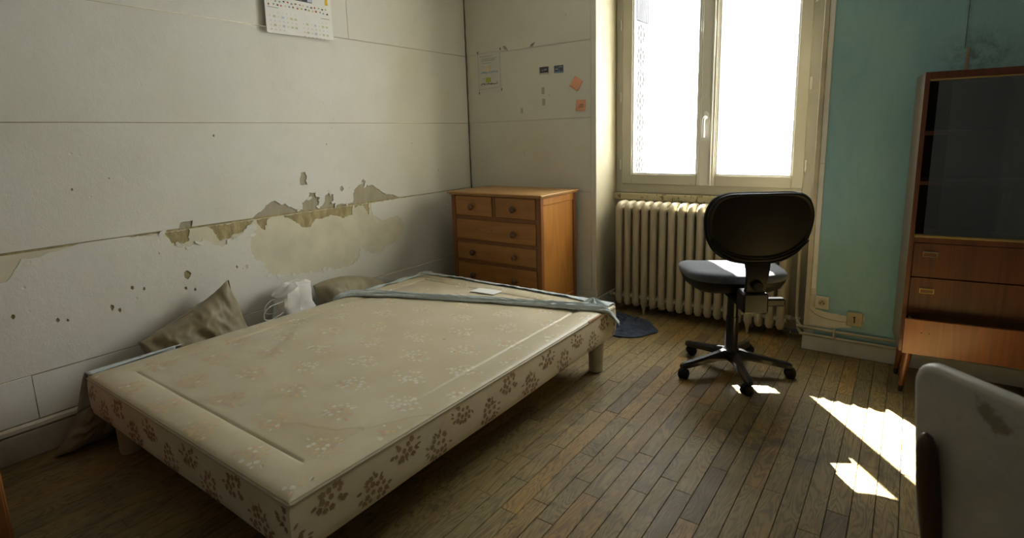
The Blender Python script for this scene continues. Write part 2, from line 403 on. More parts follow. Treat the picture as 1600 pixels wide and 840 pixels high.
def rough_poly(P, closed=True, amp=.006, step=.018, seed=0):
    rg = random.Random(seed); out = []; n = len(P)
    for i in range(n if closed else n - 1):
        a, b = P[i], P[(i + 1) % n]; L = math.hypot(b[0] - a[0], b[1] - a[1]); m = max(1, int(L / step))
        for j in range(m):
            t = j / m; k = 0 if j == 0 else amp
            out.append((a[0] + (b[0] - a[0]) * t + rg.uniform(-k, k), a[1] + (b[1] - a[1]) * t + rg.uniform(-k, k)))
    if not closed: out.append(P[-1])
    return out
def sheet_with_holes(name, mat, outer, holes, thick, place, parent, bevel=.0006):
    """flat plate with holes; 2D fill then extruded; place = 4x4 matrix"""
    cu = bpy.data.curves.new(name + '_c', 'CURVE'); cu.dimensions = '2D'; cu.fill_mode = 'BOTH'
    cu.extrude = thick / 2 - bevel; cu.bevel_depth = bevel; cu.bevel_resolution = 0; cu.offset = -bevel
    for pl in [outer] + holes:
        sp = cu.splines.new('POLY'); sp.points.add(len(pl) - 1); sp.use_cyclic_u = True
        for q, (a, b) in zip(sp.points, pl): q.co = (a, b, 0, 1)
    ob = bpy.data.objects.new(name + '_c', cu); COL.objects.link(ob)
    dg = bpy.context.evaluated_depsgraph_get(); dg.update()
    me = bpy.data.meshes.new_from_object(ob.evaluated_get(dg)); bpy.data.objects.remove(ob); bpy.data.curves.remove(cu)
    me.transform(place); me.materials.clear(); me.materials.append(M[mat]); me.name = name
    return link(name, me, parent)
WALLX = Matrix(((0, 0, 1, 0), (1, 0, 0, 0), (0, 1, 0, 0), (0, 0, 0, 1)))     # (a,b,c) -> (x=c, y=a, z=b)
def at_x(x): return Matrix.Translation((x, 0, 0)) @ WALLX
def at_y(y): return Matrix.Translation((0, y, 0)) @ Matrix(((1, 0, 0, 0), (0, 0, -1, 0), (0, 1, 0, 0), (0, 0, 0, 1)))

# ------------------------------------------------------------------ room dimensions
XL, XR, YB, YF, ZC = -2.85, 1.75, 3.385, -1.45, 2.62
WX0, WX1, WY, WZ0, WZ1 = -1.735, -.423, 3.69, .82, 2.34      # window opening

# ------------------------------------------------------------------ floor with single planks
floor = struct(B(XL - .1, XR + .1, YF - .1, 3.95, -.08, -.0135).build('floor', 'subfloor'))
PW = .0648
def plank_mesh(L): return B(-PW / 2 + .0009, PW / 2 - .0009, .0006, L - .0006, -.013, 0, .0010).mesh('plank', 'oak_plank')
LENS = (.26, .34, .42, .50, .58, .68, .80); PM = {L: plank_mesh(L) for L in LENS}
rg = random.Random(3); planks = []
def px_of(p):
    d = Vector(p) - Vector((0, 0, H_CAM)); z = d.dot(fw)
    return (800 + F_PX * d.dot(rt) / z, PY - F_PX * d.dot(up) / z, z) if z > .15 else None
x = -.135 - PW / 2 - PW * 42
while x < XR - PW / 2:
    y = YF + rg.uniform(-.6, 0)
    while y < 3.66:
        L = rg.choice(LENS); y1 = y + L
        a, b = max(y, YF), min(y1, 3.66)
        if b - a > .05 and x > XL + .02:
            planks.append((x, a, b, L if (a == y and b == y1) else None))
        y = y1
    x += PW
def show(pl):
    x, a, b, L = pl; c = px_of((x, (a + b) / 2, 0))
    if not c: return 0
    if not (-40 < c[0] < 1640 and 150 < c[1] < 900): 
        e = [px_of((x, a, 0)), px_of((x, b, 0))]
        if not any(q and 0 < q[0] < 1600 and 150 < q[1] < 840 for q in e): return 0
    if -2.55 < x < -1.75 and .9 < (a + b) / 2 < 2.7: return 0         # wholly under the bed
    return (b - a) / c[2] ** 2
ranked = sorted(planks, key=show, reverse=True)
single = [p for p in ranked[:300] if show(p) > 0]; rest = [p for p in ranked if p not in single]
for (x, a, b, L) in single:
    me = PM[L] if L else plank_mesh(b - a)
    link('plank', me, floor, (x, a, rg.uniform(-.0006, .0002)), (rg.uniform(-.0006, .0006), rg.uniform(-.008, .008), 0))
mb = MB()
for (x, a, b, L) in rest: mb.box(x - PW / 2 + .0006, x + PW / 2 - .0006, a + .0006, b - .0006, -.013, rg.uniform(-.0006, 0), .0010)
o = mb.build('plank_field', 'oak_plank', floor); o['kind'] = 'stuff'

# ------------------------------------------------------------------ left wall: bare wall, insulation boards, peeling paint
wall_left = struct(B(XL - .12, XL - .005, YF, YB + .02, 0, ZC).build('wall_left', 'bare_plaster'))
ROWS = [.147, .337, .848, 1.352, 1.855, 2.36, ZC]
U1 = [(1.182, .848), (1.19, .875), (1.22, .878), (1.248, .88), (1.238, .848)]
U2 = [(1.548, .85), (1.574, .866), (1.626, .894), (1.66, .92), (1.693, .928), (1.722, .901), (1.749, .906), (1.773, .882), (1.831, .859), (1.859, .859), (1.856, .897), (1.908, .917), (1.909, .954), (1.96, .936), (1.979, .902), (1.96, .862), (1.982, .860), (2.006, .88), (2.018, .924), (2.05, .94), (2.075, .925), (2.075, .879), (2.088, .859), (2.216, .857), (2.233, .936), (2.26, .954), (2.287, .972), (2.299, 1.005), (2.324, .996), (2.323, .955), (2.373, .957), (2.423, .925), (2.458, .9), (2.493, .879), (2.55, .876), (2.577, .862), (2.615, .848)]
U3 = [(1.868, 1.069), (1.896, 1.071), (1.905, 1.048), (1.894, 1.024), (1.905, .998), (1.858, 1.0), (1.857, 1.021)]
U4 = [(2.131, .965), (2.147, .97), (2.156, .95), (2.14, .935), (2.127, .946)]
L1 = [(.272, .845), (.511, .734), (.53, .737), (.573, .793), (.587, .819), (.609, .811), (.64, .813), (.673, .826), (.701, .826), (.769, .843)]
L2 = [(.972, .843), (1.059, .833), (1.105, .839), (1.133, .806), (1.135, .779), (1.172, .77), (1.209, .75), (1.261, .764), (1.284, .785), (1.331, .739), (1.373, .724), (1.409, .748), (1.444, .759), (1.492, .779), (1.52, .815), (1.556, .822), (1.571, .79), (1.543, .759), (1.526, .716), (1.534, .632), (1.592, .596), (1.594, .559), (1.608, .52), (1.79, .481), (1.934, .473), (2.088, .46), (2.171, .463), (2.233, .499), (2.248, .56), (2.331, .509), (2.402, .488), (2.462, .529), (2.56, .549), (2.625, .613), (2.631, .681), (2.575, .726), (2.44, .708), (2.363, .754), (2.358, .835), (2.567, .842)]
OL = [[(1.115, .842), (1.226, .842), (1.218, .781), (1.172, .773), (1.14, .784), (1.13, .811)],
      [(1.312, .842), (1.52, .842), (1.560, .838), (1.519, .81), (1.493, .785), (1.447, .781), (1.422, .762), (1.366, .757), (1.354, .79), (1.341, .82)],
      [(1.575, .842), (1.634, .843), (1.66, .842), (1.645, .835), (1.63, .815), (1.615, .774), (1.59, .799), (1.575, .82)],
      [(1.735, .842), (1.831, .843), (2.213, .842), (2.208, .782), (2.135, .769), (2.09, .791), (2.044, .804), (1.997, .79), (1.938, .792), (1.905, .752), (1.848, .754), (1.809, .785), (1.785, .807), (1.753, .824)],
      [(2.228, .842), (2.345, .842), (2.337, .765), (2.314, .803), (2.292, .834), (2.26, .836), (2.230, .820)]]
DENT = [(1.191, .619, .022), (1.489, .594, .013), (1.437, .605, .008), (.996, .594, .009), (1.176, .552, .009), (1.217, .534, .008), (1.079, .746, .006), (.861, .541, .014), (.889, .521, .010), (.665, .539, .010), (.698, .529, .008), (.529, .593, .010), (.95, .61, .010),
        (1.399, 1.289, .007), (.788, 1.076, .006), (.926, 1.112, .004), (2.757, 1.212, .005), (2.057, 1.228, .005), (3.013, 1.012, .009), (3.074, .725, .008)]
def dent(a, b, r, sd, tall=1.5):
    q = random.Random(sd); return [(a + .8 * r * q.uniform(.6, 1.1) * math.cos(k * .785), b + .8 * r * tall * q.uniform(.55, 1.1) * math.sin(k * .785)) for k in range(8)]
TH = .005
for i in range(len(ROWS) - 1):
    z0, z1 = ROWS[i] + .0020, ROWS[i + 1] - .0020
    spans = [(YF, YB - .006)]
    if i == 4: spans = [(YF, 2.2805), (2.2830, YB - .006)]
    if i == 0: spans = [(YF, .549), (.5515, 2.41), (2.4125, YB - .006)]
    for (ya, yb) in spans:
        out = [(ya, z0), (yb, z0), (yb, z1), (ya, z1)]; holes = []
        if i == 1:
            l1 = rough_poly(L1, False, .004, .015, 1); l2 = rough_poly(L2, False, .006, .014, 2)
            out = [(ya, z0), (yb, z0), (yb, z1)] + [(a, min(b, z1 - .0004)) for a, b in l2[::-1]] + [(.955, z1)] + [(.785, z1)] + [(a, min(b, z1 - .0004)) for a, b in l1[::-1]] + [(.26, z1), (ya, z1)]
        if i == 2:
            u1 = rough_poly(U1, False, .004, .012, 3); u2 = rough_poly(U2, False, .005, .012, 4)
            out = [(ya, z0), (1.17, z0)] + [(a, max(b, z0 + .0004)) for a, b in u1] + [(1.25, z0), (1.535, z0)] + [(a, max(b, z0 + .0004)) for a, b in u2] + [(2.63, z0), (yb, z0), (yb, z1), (ya, z1)]
            holes += [rough_poly(U3, True, .003, .012, 5), rough_poly(U4, True, .002, .01, 6)]
        for k, (a, b, r) in enumerate(DENT):
            if z0 + .03 < b < z1 - .03 and ya < a < yb: holes.append(dent(a, b, r, k))
        sheet_with_holes('insulation_board', 'paint_white', out, holes, TH, at_x(XL - TH / 2), wall_left)
# cream skim under the peeled board, with gashes down to the olive plaster
band = [(.26, .8405), (.26, .70), (.98, .70), (1.10, .70), (1.45, .68), (1.50, .50), (1.62, .45), (2.2, .43), (2.5, .46), (2.68, .55), (2.68, .8405)]
sheet_with_holes('plaster_skim', 'cream_plaster', band, [[(a, min(b, .8393 + .0001 * (j % 3))) for j, (a, b) in enumerate(rough_poly([(a, min(b, .838)) for a, b in p], True, .005, .010, 10 + k))] for k, p in enumerate(OL)], .0030, at_x(XL - .005 + .0015), wall_left, .0002)
# loose curling paint flakes along the torn edges
mb = MB(); rgf = random.Random(11)
for (a, b) in rough_poly(L2[16:36], False, .004, .03, 8) + rough_poly(L2[2:14], False, .004, .03, 9) + rough_poly(U2[8:30], False, .003, .04, 12):
    if rgf.random() < .55: continue
    s1, s2 = rgf.uniform(.010, .024), rgf.uniform(.006, .014); an = rgf.uniform(0, 6.28); ca, sa = math.cos(an), math.sin(an)
    pts = []
    for (u, v) in ((-1, -.5), (-.2, -1), (1, -.4), (.8, .7), (-.1, 1), (-.9, .5)):
        uu, vv = u * s1 * rgf.uniform(.7, 1.1), v * s2 * rgf.uniform(.7, 1.1)
        pts.append((XL + .0006 + max(0, v) * rgf.uniform(.001, .004), a + uu * ca - vv * sa, b + uu * sa + vv * ca))
    mb.add(pts + [(q[0] + .0008, q[1], q[2]) for q in pts], [tuple(range(6))[::-1], tuple(range(6, 12))] + [(k, (k + 1) % 6, 6 + (k + 1) % 6, 6 + k) for k in range(6)])
o = mb.build('paint_flake', 'paint_white', wall_left); o['kind'] = 'stuff'
bb = struct(B(XL - .01, XL + .014, YF, YB - .004, 0, .113, .003).build('baseboard_left', 'skirting'))
B(XL - .01, XL + .018, YF, YB - .004, .1165, .1445, .006).build('moulding', 'skirting_white', bb)

# ------------------------------------------------------------------ back wall with the window bay
mb = MB()
mb.box(XL - .12, WX0 - .004, YB + .005, 3.93, 0, ZC); mb.box(WX1 + .004, XR + .12, YB + .004, 3.93, 0, ZC)
mb.box(WX0 - .004, WX1 + .004, YB + .004, 3.93, WZ1 + .06, ZC); mb.box(WX0 - .004, WX1 + .004, 3.70, 3.93, 0, WZ0 - .01)
wall_back = struct(mb.build('wall_back', 'facade'))
BX0, BX1 = XL + .005, -1.7755
marks = [dent(-2.321, 1.117, .017, 31, 1.9), dent(-2.10, 1.52, .006, 32), dent(-1.96, 2.034, .006, 33, 2.2), dent(-2.73, 1.059, .006, 35, .7)]
for i in range(len(ROWS) - 1):
    z0, z1 = ROWS[i] + .0018, ROWS[i + 1] - .0018
    if i < 1: z1 = ROWS[2] - .001
    if i == 1: continue
    hs = [m for m in marks if z0 + .03 < m[0][1] < z1 - .03]
    sheet_with_holes('wall_board', 'paint_back', [(BX0, z0), (BX1, z0), (BX1, z1), (BX0, z1)], hs, TH, at_y(YB + TH / 2), wall_back)
B(-1.7735, WX0 - .0005, YB - .001, YB + .008, .10, 1.600, .001).build('corner_strip', 'paint_back', wall_back)
B(-1.7735, WX0 - .0005, YB - .001, YB + .008, 1.602, ZC, .001).build('corner_strip', 'paint_back', wall_back)
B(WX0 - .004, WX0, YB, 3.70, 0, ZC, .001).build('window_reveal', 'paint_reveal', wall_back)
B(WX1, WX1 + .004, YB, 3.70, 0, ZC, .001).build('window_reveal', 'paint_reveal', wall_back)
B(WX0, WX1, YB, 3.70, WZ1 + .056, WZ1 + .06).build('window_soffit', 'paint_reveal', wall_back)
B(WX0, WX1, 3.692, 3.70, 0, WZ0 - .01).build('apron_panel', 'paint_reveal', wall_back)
B(-.372, XR, YB, YB + .004, .088, ZC).build('painted_paper', 'teal_wall', wall_back)
B(-.423, -.398, YB - .008, YB + .004, .135, ZC, .003).build('corner_bead', 'strip_cream', wall_back)
B(-.3975, -.372, YB - .005, YB + .004, .358, 1.05, .002).build('cable_trunking', 'strip_white', wall_back)
B(-.3975, -.372, YB - .005, YB + .004, 1.052, ZC, .002).build('cable_trunking', 'strip_white', wall_back)
mb = MB(); poly = rough_poly([(-.398, .358), (-.372, .358), (-.370, .240), (-.312, .231), (-.287, .226), (-.213, .224), (-.196, .236), (-.134, .237), (-.134, .212), (-.150, .205), (-.20, .181), (-.192, .163), (-.282, .139), (-.40, .134)], True, .003, .014, 41)
mb.prism(poly, YB - .0012, YB + .003, lambda a, b, d: (a, d, b)); mb.build('plaster_patch', 'cream_plaster', wall_back)
B(.169, .181, YB - .004, YB + .002, 1.36, 1.585, .001).build('lath', 'lath_wood', wall_back)
B(.160, .1625, YB - .0012, YB + .002, 1.585, ZC).build('crack', 'gap_dark', wall_back)
b2 = struct(B(WX1 - .002, XR, YB - .016, YB + .004, 0, .088, .004).build('baseboard_back', 'skirting_white'))
b3 = struct(B(XL + .016, WX0 + .012, YB - .016, YB + .006, 0, .098, .004).build('baseboard_back', 'skirting'))
B(WX0 - .002, WX0 + .014, YB - .016, 3.69, 0, .096, .004).build('skirting_return', 'skirting', b3)
B(XL + .02, WX0 + .004, YB - .004, YB + .006, .1, .145, .002).build('moulding', 'skirting_white', b3)
# pencil scribbles, old tape marks
mb = MB()
for (cx, cz) in ((-2.48, 1.878), (-2.254, 1.872)):
    for k in range(5):
        s = 1 if cx < -2.4 else -1
        mb.tube([(cx + k * .006 - s * .016, YB - .0006, cz + .014 + rgf.uniform(-.006, .006)), (cx + k * .006 + s * .006, YB - .0006, cz - .014 + rgf.uniform(-.006, .006))], .0011, 4)
mb.build('pencil_scribble', 'ink_black', wall_back)
for (cx, cz, s) in ((-2.154, 1.564, 1), (-2.15, 1.485, 1), (-2.34, 1.432, .8)):
    B(cx - .011 * s, cx + .013 * s, YB - .0008, YB + .001, cz - .034 * s, cz + .012 * s).build('tape_mark', 'tape_mark', wall_back)

rgc = random.Random(5)
MB().tube([(XL + .003 + rgc.uniform(-.0015, .0025), YB - .003 + rgc.uniform(-.001, .001), .15 + k * .045) for k in range(55)], [.0042 + rgc.uniform(-.0012, .0015) for k in range(55)], 5).build('corner_crack', 'gap_dark', wall_back)
# the other walls and the ceiling
struct(B(XR, XR + .12, YF, YB + .01, 0, ZC).build('wall_right', 'paint_right'))
struct(B(XL - .12, XR + .12, YF - .12, YF, 0, ZC).build('wall_front', 'paint_far'))
struct(B(XL - .12, XR + .12, YF - .12, 3.93, ZC, ZC + .1).build('ceiling', 'paint_ceiling'))

# ------------------------------------------------------------------ window
win = struct(link('window_1', None)); win.empty_display_size = .1; win.location = (0, 0, 0)
mb = MB()
mb.box(WX0 + .002, -1.676, WY, 3.75, WZ0, WZ1 + .05, .003); mb.box(-.517, WX1 - .002, WY, 3.75, WZ0, WZ1 + .05, .003)
mb.box(-1.676, -.517, WY, 3.75, WZ0, .886, .003); mb.box(-1.676, -.517, WY, 3.75, WZ1 - .02, WZ1 + .05, .003)
mb.build('window_frame', 'window_paint', win)
def sash(x0, x1, gx0, gx1):
    mb = MB(); y0, y1, z0, z1, g0, g1 = WY - .016, 3.735, .884, WZ1 - .018, .954, WZ1 - .10
    mb.box(x0, gx0, y0, y1, z0, z1, .004); mb.box(gx1, x1, y0, y1, z0, z1, .004)
    mb.box(gx0, gx1, y0, y1, z0, g0, .004); mb.box(gx0, gx1, y0, y1, g1, z1, .004)
    sa = mb.build('sash', 'window_paint', win)
    mb = MB(); b = .013
    for (a, c, d, e) in ((gx0 - .002, gx0 + b - .004, g0, g1), (gx1 - b + .004, gx1 + .002, g0, g1), (gx0, gx1, g0 - .002, g0 + b - .004), (gx0, gx1, g1 - b + .004, g1 + .002)):
        mb.box(a, c, y0 + .008, 3.712, d, e, .003)
    mb.build('glazing_bead', 'window_bead', sa)
    B(gx0 - .002, gx1 + .002, 3.712, 3.716, g0 - .002, g1 + .002).build('pane', 'window_glass', sa)
    return sa
sash(-1.679, -1.098, -1.606, -1.150); sash(-1.094, -.513, -1.028, -.578)
mb = MB(); mb.box(-1.128, -1.050, WY - .028, WY - .012, .886, WZ1 - .02, .004)
mb.box(-1.140, -1.128, WY - .022, WY - .012, .886, WZ1 - .02, .003); mb.box(-1.050, -1.036, WY - .024, WY - .012, .886, WZ1 - .02, .003)
mb.tube([(-1.056, WY - .030, .89), (-1.056, WY - .030, WZ1 - .03)], .005, 8); mb.tube([(-1.068, WY - .029, .89), (-1.068, WY - .029, WZ1 - .03)], .003, 6)
mb.build('meeting_stile', 'window_bead', win, 40)
mb = MB(); hx, hz = -1.090, 1.325
mb.prism([(hx + .016 * math.cos(t_ * .3927) * (1 if 1 else 0), hz + .010 + (.030 * math.sin(t_ * .3927))) for t_ in range(16)], WY - .036, WY - .028, lambda a, b, d: (a, d, b))
mb.tube(smooth_path([(hx, WY - .03, hz), (hx, WY - .058, hz), (hx - .002, WY - .072, hz - .012), (hx - .003, WY - .074, hz - .05), (hx - .003, WY - .070, hz - .125)], 5), [.010] * 8 + [.009] * 13, 10)
mb.build('window_handle', 'handle_white', win, 50)
hm = MB().lathe([(.004, -.036), (.0075, -.034), (.0075, -.002), (.005, -.001), (.005, .001), (.0075, .002), (.0075, .034), (.004, .036)], 10).mesh('hinge', 'window_bead', 50)
for zz in (1.02, 1.49, 1.97):
    link('hinge', hm, win, (-1.690, WY - .010, zz)); link('hinge', hm, win, (-.505, WY - .012, zz + (0 if zz < 1.2 else .005)))
sb = B(WX0 + .002, WX1 - .002, 3.655, 3.70, .772, .819, .004).build('window_board', 'sill_paint', win)
# outer brick reveal, sill and folded shutter
mb = MB(); mb.box(WX0, -1.665, 3.75, 3.93, .80, WZ1 + .05); mb.box(-.49, WX1, 3.75, 3.93, .80, WZ1 + .05); mb.box(WX0, WX1, 3.75, 4.0, .80, .905, .006); mb.box(WX0, WX1, 3.75, 3.93, WZ1, WZ1 + .06)
mb.build('outer_reveal', 'facade', win)
sh = thing('folded_shutter', 'pale metal shutter leaf folded back outside the left window pane', 'shutter', (-1.640, 3.80, .905))
mb = MB()
for k in range(7): mb.box(-.010, .010, .005 + k * .032, .034 + k * .032, 1.115, 1.48, .003)
mb.build('slatted_panel', 'shutter_metal', sh)
mb = MB(); mb.box(-.006, .004, .005, .225, .0, 1.113, .003)
mb.build('lower_panel', 'shutter_pale', sh)
rm = MB()
for k in range(8):
    a = k * math.pi / 4; rm.lathe([(.016, -.001), (.018, .002), (.012, .006), (.001, .007)], 8, mat=Matrix.Translation((.004, .055 * math.cos(a), .05 * math.sin(a))) @ Matrix.Rotation(math.pi / 2, 4, 'Y'))
rm.lathe([(.022, -.001), (.024, .002), (.016, .008), (.001, .009)], 10, mat=Matrix.Translation((.004, 0, 0)) @ Matrix.Rotation(math.pi / 2, 4, 'Y'))
rme = rm.mesh('rosette', 'shutter_pale', 50)
for k in range(7): link('rosette', rme, sh, (0, .10, .10 + k * .155))

# ------------------------------------------------------------------ radiator
rad = thing('radiator', 'cream cast iron column radiator with chipped paint under the window', 'radiator', (-1.60, 3.53, 0))
PT = .0613; mb = MB()
y0, y1, z0, z1 = -.065, .065, .085, .762
path = []
def arc(cy, cz, r, a0, a1, n=6): return [(0, cy + r * math.cos(R_(a0 + (a1 - a0) * k / n)), cz + r * math.sin(R_(a0 + (a1 - a0) * k / n))) for k in range(n + 1)]
loop = arc(y0 + .02, z0 + .005, .02, 270, 180, 4) + arc(y0 + .034, z1 - .034, .034, 180, 90) + arc(y1 - .034, z1 - .034, .034, 90, 0) + arc(y1 - .02, z0 + .005, .02, 0, -90, 4)
mb.tube(loop, .021, 10, closed=True, flat=(1.0, 1.08))
for zc in (z0 + .012, z1 - .03):
    mb.tube([(0, y0, zc), (0, 0, zc + (.012 if zc > .5 else -.004)), (0, y1, zc)], .026, 10)
mb.tube([(0, 0, z0), (0, 0, z1 - .02)], .018, 10)
mb.tube([(-PT / 2, -.0, z1 - .052), (PT / 2, -.0, z1 - .052)], .022, 10); mb.tube([(-PT / 2, -.0, z0 + .03), (PT / 2, -.0, z0 + .03)], .022, 10)
mb.tube([(-PT / 2, y0 + .012, z0 + .036), (PT / 2, y0 + .012, z0 + .036)], .015, 8)
sec = mb.mesh('section', 'radiator_paint', 60)
for k in range(18): link('section', sec, rad, (k * PT, 0, 0))
foot = MB().lathe([(.004, 0), (.008, .006), (.009, .03), (.016, .06), (.022, .09)], 10).mesh('foot', 'radiator_paint', 50)
for k in (3, 14):
    link('foot', foot, rad, (k * PT, -.062, 0)); link('foot', foot, rad, (k * PT, .062, 0))
vm = Matrix.Rotation(math.pi / 2, 4, 'Y')
MB().lathe([(.012, 0), (.020, .004), (.020, .022), (.013, .026), (.013, .045), (.017, .05), (.017, .07), (.009, .075)], 10, mat=Matrix.Translation((17 * PT + PT / 2 - .004, 0, .115)) @ vm).build('valve', 'pipe_paint', rad, 40)
MB().lathe([(.014, 0), (.020, .006), (.019, .02), (.010, .028), (.010, .040), (.016, .046), (.012, .06)], 10, mat=Matrix.Translation((-PT / 2 + .004, -.02, .110)) @ Matrix.Rotation(-math.pi / 2, 4, 'Y')).build('bleed_plug', 'radiator_paint', rad, 40)
# pipes
hp = thing('heating_pipe', 'cream heating pipe dropping beside the radiator and running above the skirting', 'pipe', (0, 0, 0))
MB().tube(smooth_path([(-.462, 3.60, .80), (-.472, 3.47, .78), (-.474, 3.45, .72), (-.474, 3.45, .40), (-.470, 3.45, .19), (-.462, 3.43, .150), (-.435, 3.374, .134), (-.38, 3.366, .131), (.4, 3.366, .131), (1.70, 3.366, .131)], 6), .0085, 10).build('pipe', 'pipe_paint', hp, 60)
for cx in (-.268, .62):
    o = B(cx - .006, cx + .006, 3.352, 3.370, .085, .150, .003).build('pipe_clip', 'pipe_paint', hp)
hp2 = MB().tube(smooth_path([(-.475, 3.53, .115), (-.466, 3.48, .105), (-.452, 3.42, .096), (-.425, 3.366, .0935), (-.36, 3.362, .0935), (.4, 3.362, .0935), (1.70, 3.362, .0935)], 6), .0085, 10).build('heating_pipe', 'pipe_paint', None, 60)
tag(hp2, 'lower of two cream pipes, leaving the radiator valve along the skirting', 'pipe')

# ------------------------------------------------------------------ sockets
ps = thing('power_socket', 'cream square power socket at foot of teal wall', 'socket', (-.338, YB - .002, .284))
B(-.035, .035, -.012, 0, -.036, .036, .003).build('plate', 'socket_plastic', ps)
my = Matrix.Rotation(math.pi / 2, 4, 'X')
MB().lathe([(.001, .0125), (.018, .0125), (.019, .0155), (.0215, .0160), (.0225, .0125), (.0225, .011)], 20, mat=my).build('recess_ring', 'socket_plastic', ps, 40)
mb = MB()
mb.lathe([(.0165, .0126), (.0165, .0129), (.001, .0130)], 20, mat=my)
mb.build('recess', 'socket_yellow', ps)
mb = MB()
for dx, dz, r in ((-.008, -.002, .0038), (.008, -.002, .0038), (0, .007, .0032)):
    mb.lathe([(r, .0129), (r, .0140), (.001, .0141)], 10, mat=Matrix.Translation((dx, 0, dz)) @ my)
mb.build('pin_hole', 'hole_black', ps)
B(-.060, -.036, -.006, 0, -.030, .036, .002).build('side_plate', 'strip_cream', ps)
ts = thing('phone_socket', 'yellowed square telephone socket with black slot above the pipes', 'socket', (-.179, YB - .002, .216), R_(0))
B(-.036, .036, -.020, 0, -.038, .038, .003).build('plate', 'socket_yellow', ts)
mb = MB(); mb.box(-.003, .003, -.0215, -.018, -.018, .018); mb.box(-.007, .003, -.0215, -.018, .010, .016); mb.build('slot', 'hole_black', ts)
tag(MB().tube(smooth_path([(-.398, YB - .004, .238), (-.37, YB - .004, .212), (-.32, YB - .004, .196), (-.26, YB - .004, .190), (-.216, YB - .006, .192)], 5), .0022, 6).build('telephone_cable', 'pipe_paint'), 'thin brown cable sagging to the telephone socket', 'cable')

# ------------------------------------------------------------------ bed base
bed = thing('bed_base', 'low upholstered double bed base in cream floral fabric on short legs', 'bed', (-1.91, 1.62, 0))
BL, BW, BZ0, BZ1 = 1.90, 1.40, .183, .350
def axis_pts(L, n):
    e = [0, .004, .010, .020, .035, .06, .085, .105, .113, .118, .1215, .125, .1285, .132, .137, .145, .16]
    m = [.16 + (L - .32) * k / n for k in range(1, n)]
    return [-L / 2 + v for v in e + m + [L - q for q in e[::-1]]]
def bed_body():
    global ztop
    mb = MB(); xs = axis_pts(BW, 40); ys = axis_pts(BL, 54)
    def ztop(x, y):
        ex = min(BW / 2 - abs(x), BL / 2 - abs(y))         # distance to the edge
        z = BZ1 - .004 * max(0, 1 - ex / .015) ** 2
        z += .007 * math.sin(math.pi * min(1, max(0, ex / .125))) if ex < .125 else 0
        ins = ex - .125
        z -= .0045 * math.exp(-(ins / .005) ** 2)
        if ins > 0: z += .005 * min(1, ins / .15) + .003 * nz((x, y, 0), 4)
        return z
    nx, ny = len(xs), len(ys)
    mb.add([(x, y, ztop(x, y)) for x in xs for y in ys], [(i * ny + j, (i + 1) * ny + j, (i + 1) * ny + j + 1, i * ny + j + 1) for i in range(nx - 1) for j in range(ny - 1)], 0)
    per = [(xs[i], ys[0]) for i in range(nx)] + [(xs[-1], ys[j]) for j in range(1, ny)] + [(xs[i], ys[-1]) for i in range(nx - 2, -1, -1)] + [(xs[0], ys[j]) for j in range(ny - 2, 0, -1)]
    n = len(per); rows = []
    for zf, bul in ((1, 0), (.8, .004), (.5, .006), (.2, .004), (.04, .0), (0, -.006)):
        r = []
        for (x, y) in per:
            zt = ztop(x, y); k = 1 + bul / .8; sag = .006 * nz((x, y, 3), 2.2) * (1 - zf)
            r.append((x * (1 + bul / (BW / 2)), y * (1 + bul / (BL / 2)), BZ0 + sag + (zt - BZ0) * zf))
        rows.append(r)
    o = len(mb.v)
    mb.add([p for r in rows for p in r], [(a * n + j, a * n + (j + 1) % n, (a + 1) * n + (j + 1) % n, (a + 1) * n + j) for a in range(len(rows) - 1) for j in range(n)], 1)
    mb.add([(-BW / 2 + .01, -BL / 2 + .01, BZ0 + .01), (BW / 2 - .01, -BL / 2 + .01, BZ0 + .01), (BW / 2 - .01, BL / 2 - .01, BZ0 + .01), (-BW / 2 + .01, BL / 2 - .01, BZ0 + .01)], [(3, 2, 1, 0)], 1)
    me = mb.mesh('upholstered_body', ['damask_top', 'damask_side'], 55)
    return me
link('upholstered_body', bed_body(), bed)
# printed bouquets: flat flowers and leaves lying on the cloth
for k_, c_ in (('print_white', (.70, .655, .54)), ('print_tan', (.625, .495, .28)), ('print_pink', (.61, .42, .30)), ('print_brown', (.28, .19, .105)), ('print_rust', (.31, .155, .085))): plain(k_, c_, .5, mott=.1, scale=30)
def bul_at(zf):
    T = ((0, -.006), (.04, 0), (.2, .004), (.5, .006), (.8, .004), (1, 0))
    for (a, b), (c, d) in zip(T, T[1:]):
        if a <= zf <= c: return b + (d - b) * (zf - a) / (c - a)
    return 0
GX, GY = axis_pts(BW, 40), axis_pts(BL, 54)
def top_at(a, b):
    i = min(len(GX) - 2, max(0, bisect.bisect(GX, a) - 1)); j = min(len(GY) - 2, max(0, bisect.bisect(GY, b) - 1))
    u = (a - GX[i]) / (GX[i + 1] - GX[i]); v = (b - GY[j]) / (GY[j + 1] - GY[j])
    z00, z10, z01, z11 = ztop(GX[i], GY[j]), ztop(GX[i + 1], GY[j]), ztop(GX[i], GY[j + 1]), ztop(GX[i + 1], GY[j + 1])
    return (a, b, (z00 * (1 - u) + z10 * u) * (1 - v) + (z01 * (1 - u) + z11 * u) * v + .0005)
def side_at(a, b):
    zt = ztop(BW / 2, a); zf = min(1, max(0, (b - BZ0) / (zt - BZ0))); return (BW / 2 + bul_at(zf) + .0007, a, b)
def foot_at(a, b):
    zt = ztop(a, -BL / 2); zf = min(1, max(0, (b - BZ0) / (zt - BZ0))); return (a, -BL / 2 - bul_at(zf) - .0007, b)
PR = {}
